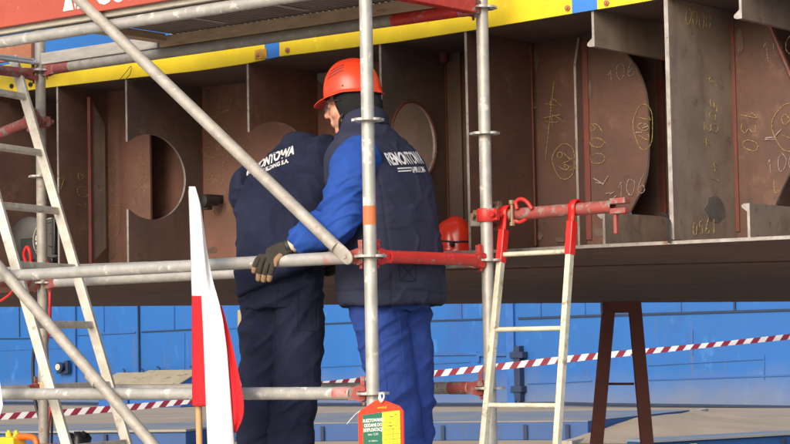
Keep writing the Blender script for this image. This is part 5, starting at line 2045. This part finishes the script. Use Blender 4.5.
def coat_folds(c, n_):
    z = c.z - ZK
    lat = (c - nb).dot(fn_.L); dep = (c - nb).dot(fn_.F)
    d = .016 * max(0, ridged(V((lat * 4.5 + z * 2.5, dep * 3, z * 5 - lat * 5 + 1))) - .35)
    d += micro(c)
    d += .0045 * noise.noise(V((lat * 8, dep * 8, z * 4 + 3)))
    d += .012 * max(0, ridged(V((lat * 7 + z * 8, dep * 7, z * 8 - lat * 7 + 4))) - .52)
    d += .006 * noise.noise(V((lat * 14, dep * 14, z * 3))) * max(0, 1 - (z - .82) / .2)
    return d


wrinkle(me, coat_folds)
bv_n = bvh_of(me)
coat = put(me, 'jacket', M['navy'], man2)
b = MB()
nc2 = fn_.p(.235, -.03, 1.468)
up2 = (ZU * .85 + fn_.F * .53).normalized(); f2 = (fn_.F - up2 * fn_.F.dot(up2)).normalized()
b.grid(lambda u, v: nc2 + f2 * math.cos(math.radians(25 + 310 * u)) * (.085 - .008 * v) + fn_.L * math.sin(math.radians(25 + 310 * u)) * (.088 - .008 * v) + up2 * (.085 * v - .05), 40, 8)
b.build('collar', M['navy'], coat, solid=.012, angle=80)
tl = math.radians(19)
axn = (-fn_.L * math.cos(tl) + ZU * math.sin(tl)); ayn = (fn_.L * math.sin(tl) * .6 + ZU * math.cos(tl))
items = [('REMONTOWA', .058, 0, 0, dict(bold=.0028, sx=.62, space=.93, shear=.10)), ('SHIPBUILDING S.A.', .026, .012, -.040, dict(bold=.0012, sx=.74))]
d_ = fn_.F
dd_ = ray(269, 160.5)
hit, *_r = bv_n.ray_cast(EYE, dd_)
vest_text(coat, bv_n, hit if hit else fn_.p(0, .06, 1.33), axn, ayn, d_, items, M['print'])
for (w0, e0, sg) in ((wL, eL, -1), (wR, eR, 1)):
    dd = (w0 - e0).normalized()
    hand(man2, 'glove', [w0, w0 + dd * .04, w0 + dd * .09], [.03, .036, .042],
         [[w0 + dd * (.09) + ZU * (k * .02 - .03), w0 + dd * .125 + ZU * (k * .021 - .034) + fn_.L * .01 * sg, w0 + dd * .145 + ZU * (k * .021 - .036) + fn_.L * .035 * sg] for k in range(4)],
         [w0 + dd * .03 + ZU * .025, w0 + dd * .06 + ZU * .05, w0 + dd * .09 + ZU * .055 + fn_.L * .015 * sg], M['glove'], None, voxel=.003)
# hard cap under the bent neck: short hair
b = MB(); b.ellipsoid(HC2 + hf2 * -.012 + hu2 * .036, hf2 * .104, hl2 * .081, hu2 * .100); put(remesh(b, .006, 2), 'hair', M['hair'], man2)
boot(fn_, -.01, .105, man2, M['leather'], .1); boot(fn_, -.06, -.035, man2, M['leather'], -.1)

# ---- spare helmet lying on the block edge -----------------------------------------
pz = q(455, 254, TS + .16)
s_, t_ = st(pz)
hz_ = zf(s_) + .013
sp_h = thing('hard_hat', 'glossy red hard hat with dark band left on the block edge behind the vest', 'helmet', W(s_, t_, hz_))
hfh = (SU * .8 + SV * .5).normalized(); hlh = V((-hfh.y, hfh.x, 0))
Hh = W(s_, t_, hz_ + .012)
fnh = helmet_fn(Hh, hfh, hlh, ZU, 0.0, .112, .105, .095, .135)
b = MB()
na = 64
rws = []
for e_ in (1.0, .5):
    rws.append([b.bm.verts.new(fnh(2 * PI * k / na, 0) + (hfh * math.cos(2 * PI * k / na) + hlh * math.sin(2 * PI * k / na)) * (.007 + .045 * max(0, math.cos(2 * PI * k / na) - .3)) * e_ - ZU * .008 * e_) for k in range(na)])
for j in range(20):
    rws.append([b.bm.verts.new(fnh(2 * PI * k / na, j / 19 * .985)) for k in range(na)])
for A_, B_ in zip(rws, rws[1:]):
    for k in range(na):
        b._f((A_[k], A_[(k + 1) % na], B_[(k + 1) % na], B_[k]))
b._f(rws[-1])
b.build('shell', M['helmet_red'], sp_h, solid=.003, angle=60)
b = MB()
b.tube([fnh(2 * PI * k / 48, .16, .002) for k in range(48)], .0045, 6, closed=True)
b.build('dark_band', M['dark'], sp_h)
b = MB()
p = fnh(math.radians(80), .12, .004); b.box(p, hfh * .014, hlh * .006, ZU * .012)
b.build('lamp_clip', M['blackplastic'], sp_h, bevel=.002)
b = MB()
p = fnh(math.radians(150), .12, .004); b.box(p, hfh * .012, hlh * .008, ZU * .010)
b.build('lamp_clip', M['blackplastic'], sp_h, bevel=.002)

# ------------------------------------------------------------------ light, sky, camera
SUN_DIR = V((-0.42, -0.85, 0.44)).normalized()      # from the scene to the sun: high, left, behind the camera
sun_el = math.asin(SUN_DIR.z)
sun_az = math.atan2(SUN_DIR.x, SUN_DIR.y)
w = bpy.data.worlds.new('World'); scn.world = w; w.use_nodes = True
nt = w.node_tree
sky = nt.nodes.new('ShaderNodeTexSky'); sky.sky_type = 'NISHITA'; sky.sun_disc = False
sky.sun_elevation = sun_el; sky.sun_rotation = sun_az
sky.air_density = 1.0; sky.dust_density = 4.0; sky.ozone_density = 1.0
bg = nt.nodes['Background']
nt.links.new(sky.outputs['Color'], bg.inputs['Color'])
bg.inputs['Strength'].default_value = .15
sl = bpy.data.lights.new('sun', 'SUN'); sl.energy = .9; sl.angle = math.radians(35); sl.color = (1.0, .985, .965)
so = bpy.data.objects.new('sun', sl); COL.objects.link(so)
so.rotation_euler = SUN_DIR.to_track_quat('Z', 'Y').to_euler()
so.location = (-6, -8, 14)

cam = bpy.data.cameras.new('camera')
cam.sensor_width = 36; cam.lens = FPX / 790 * 36; cam.clip_start = .1; cam.clip_end = 8000
co = bpy.data.objects.new('camera', cam); COL.objects.link(co)
co.matrix_world = Matrix(((RIGHT.x, UP.x, -FWD.x, EYE.x), (RIGHT.y, UP.y, -FWD.y, EYE.y), (RIGHT.z, UP.z, -FWD.z, EYE.z), (0, 0, 0, 1)))
scn.camera = co
scn.view_settings.view_transform = 'Standard'
scn.view_settings.look = 'None'
scn.view_settings.exposure = 0.68
scn.view_settings.gamma = 1.0
scn.view_settings.use_curve_mapping = False
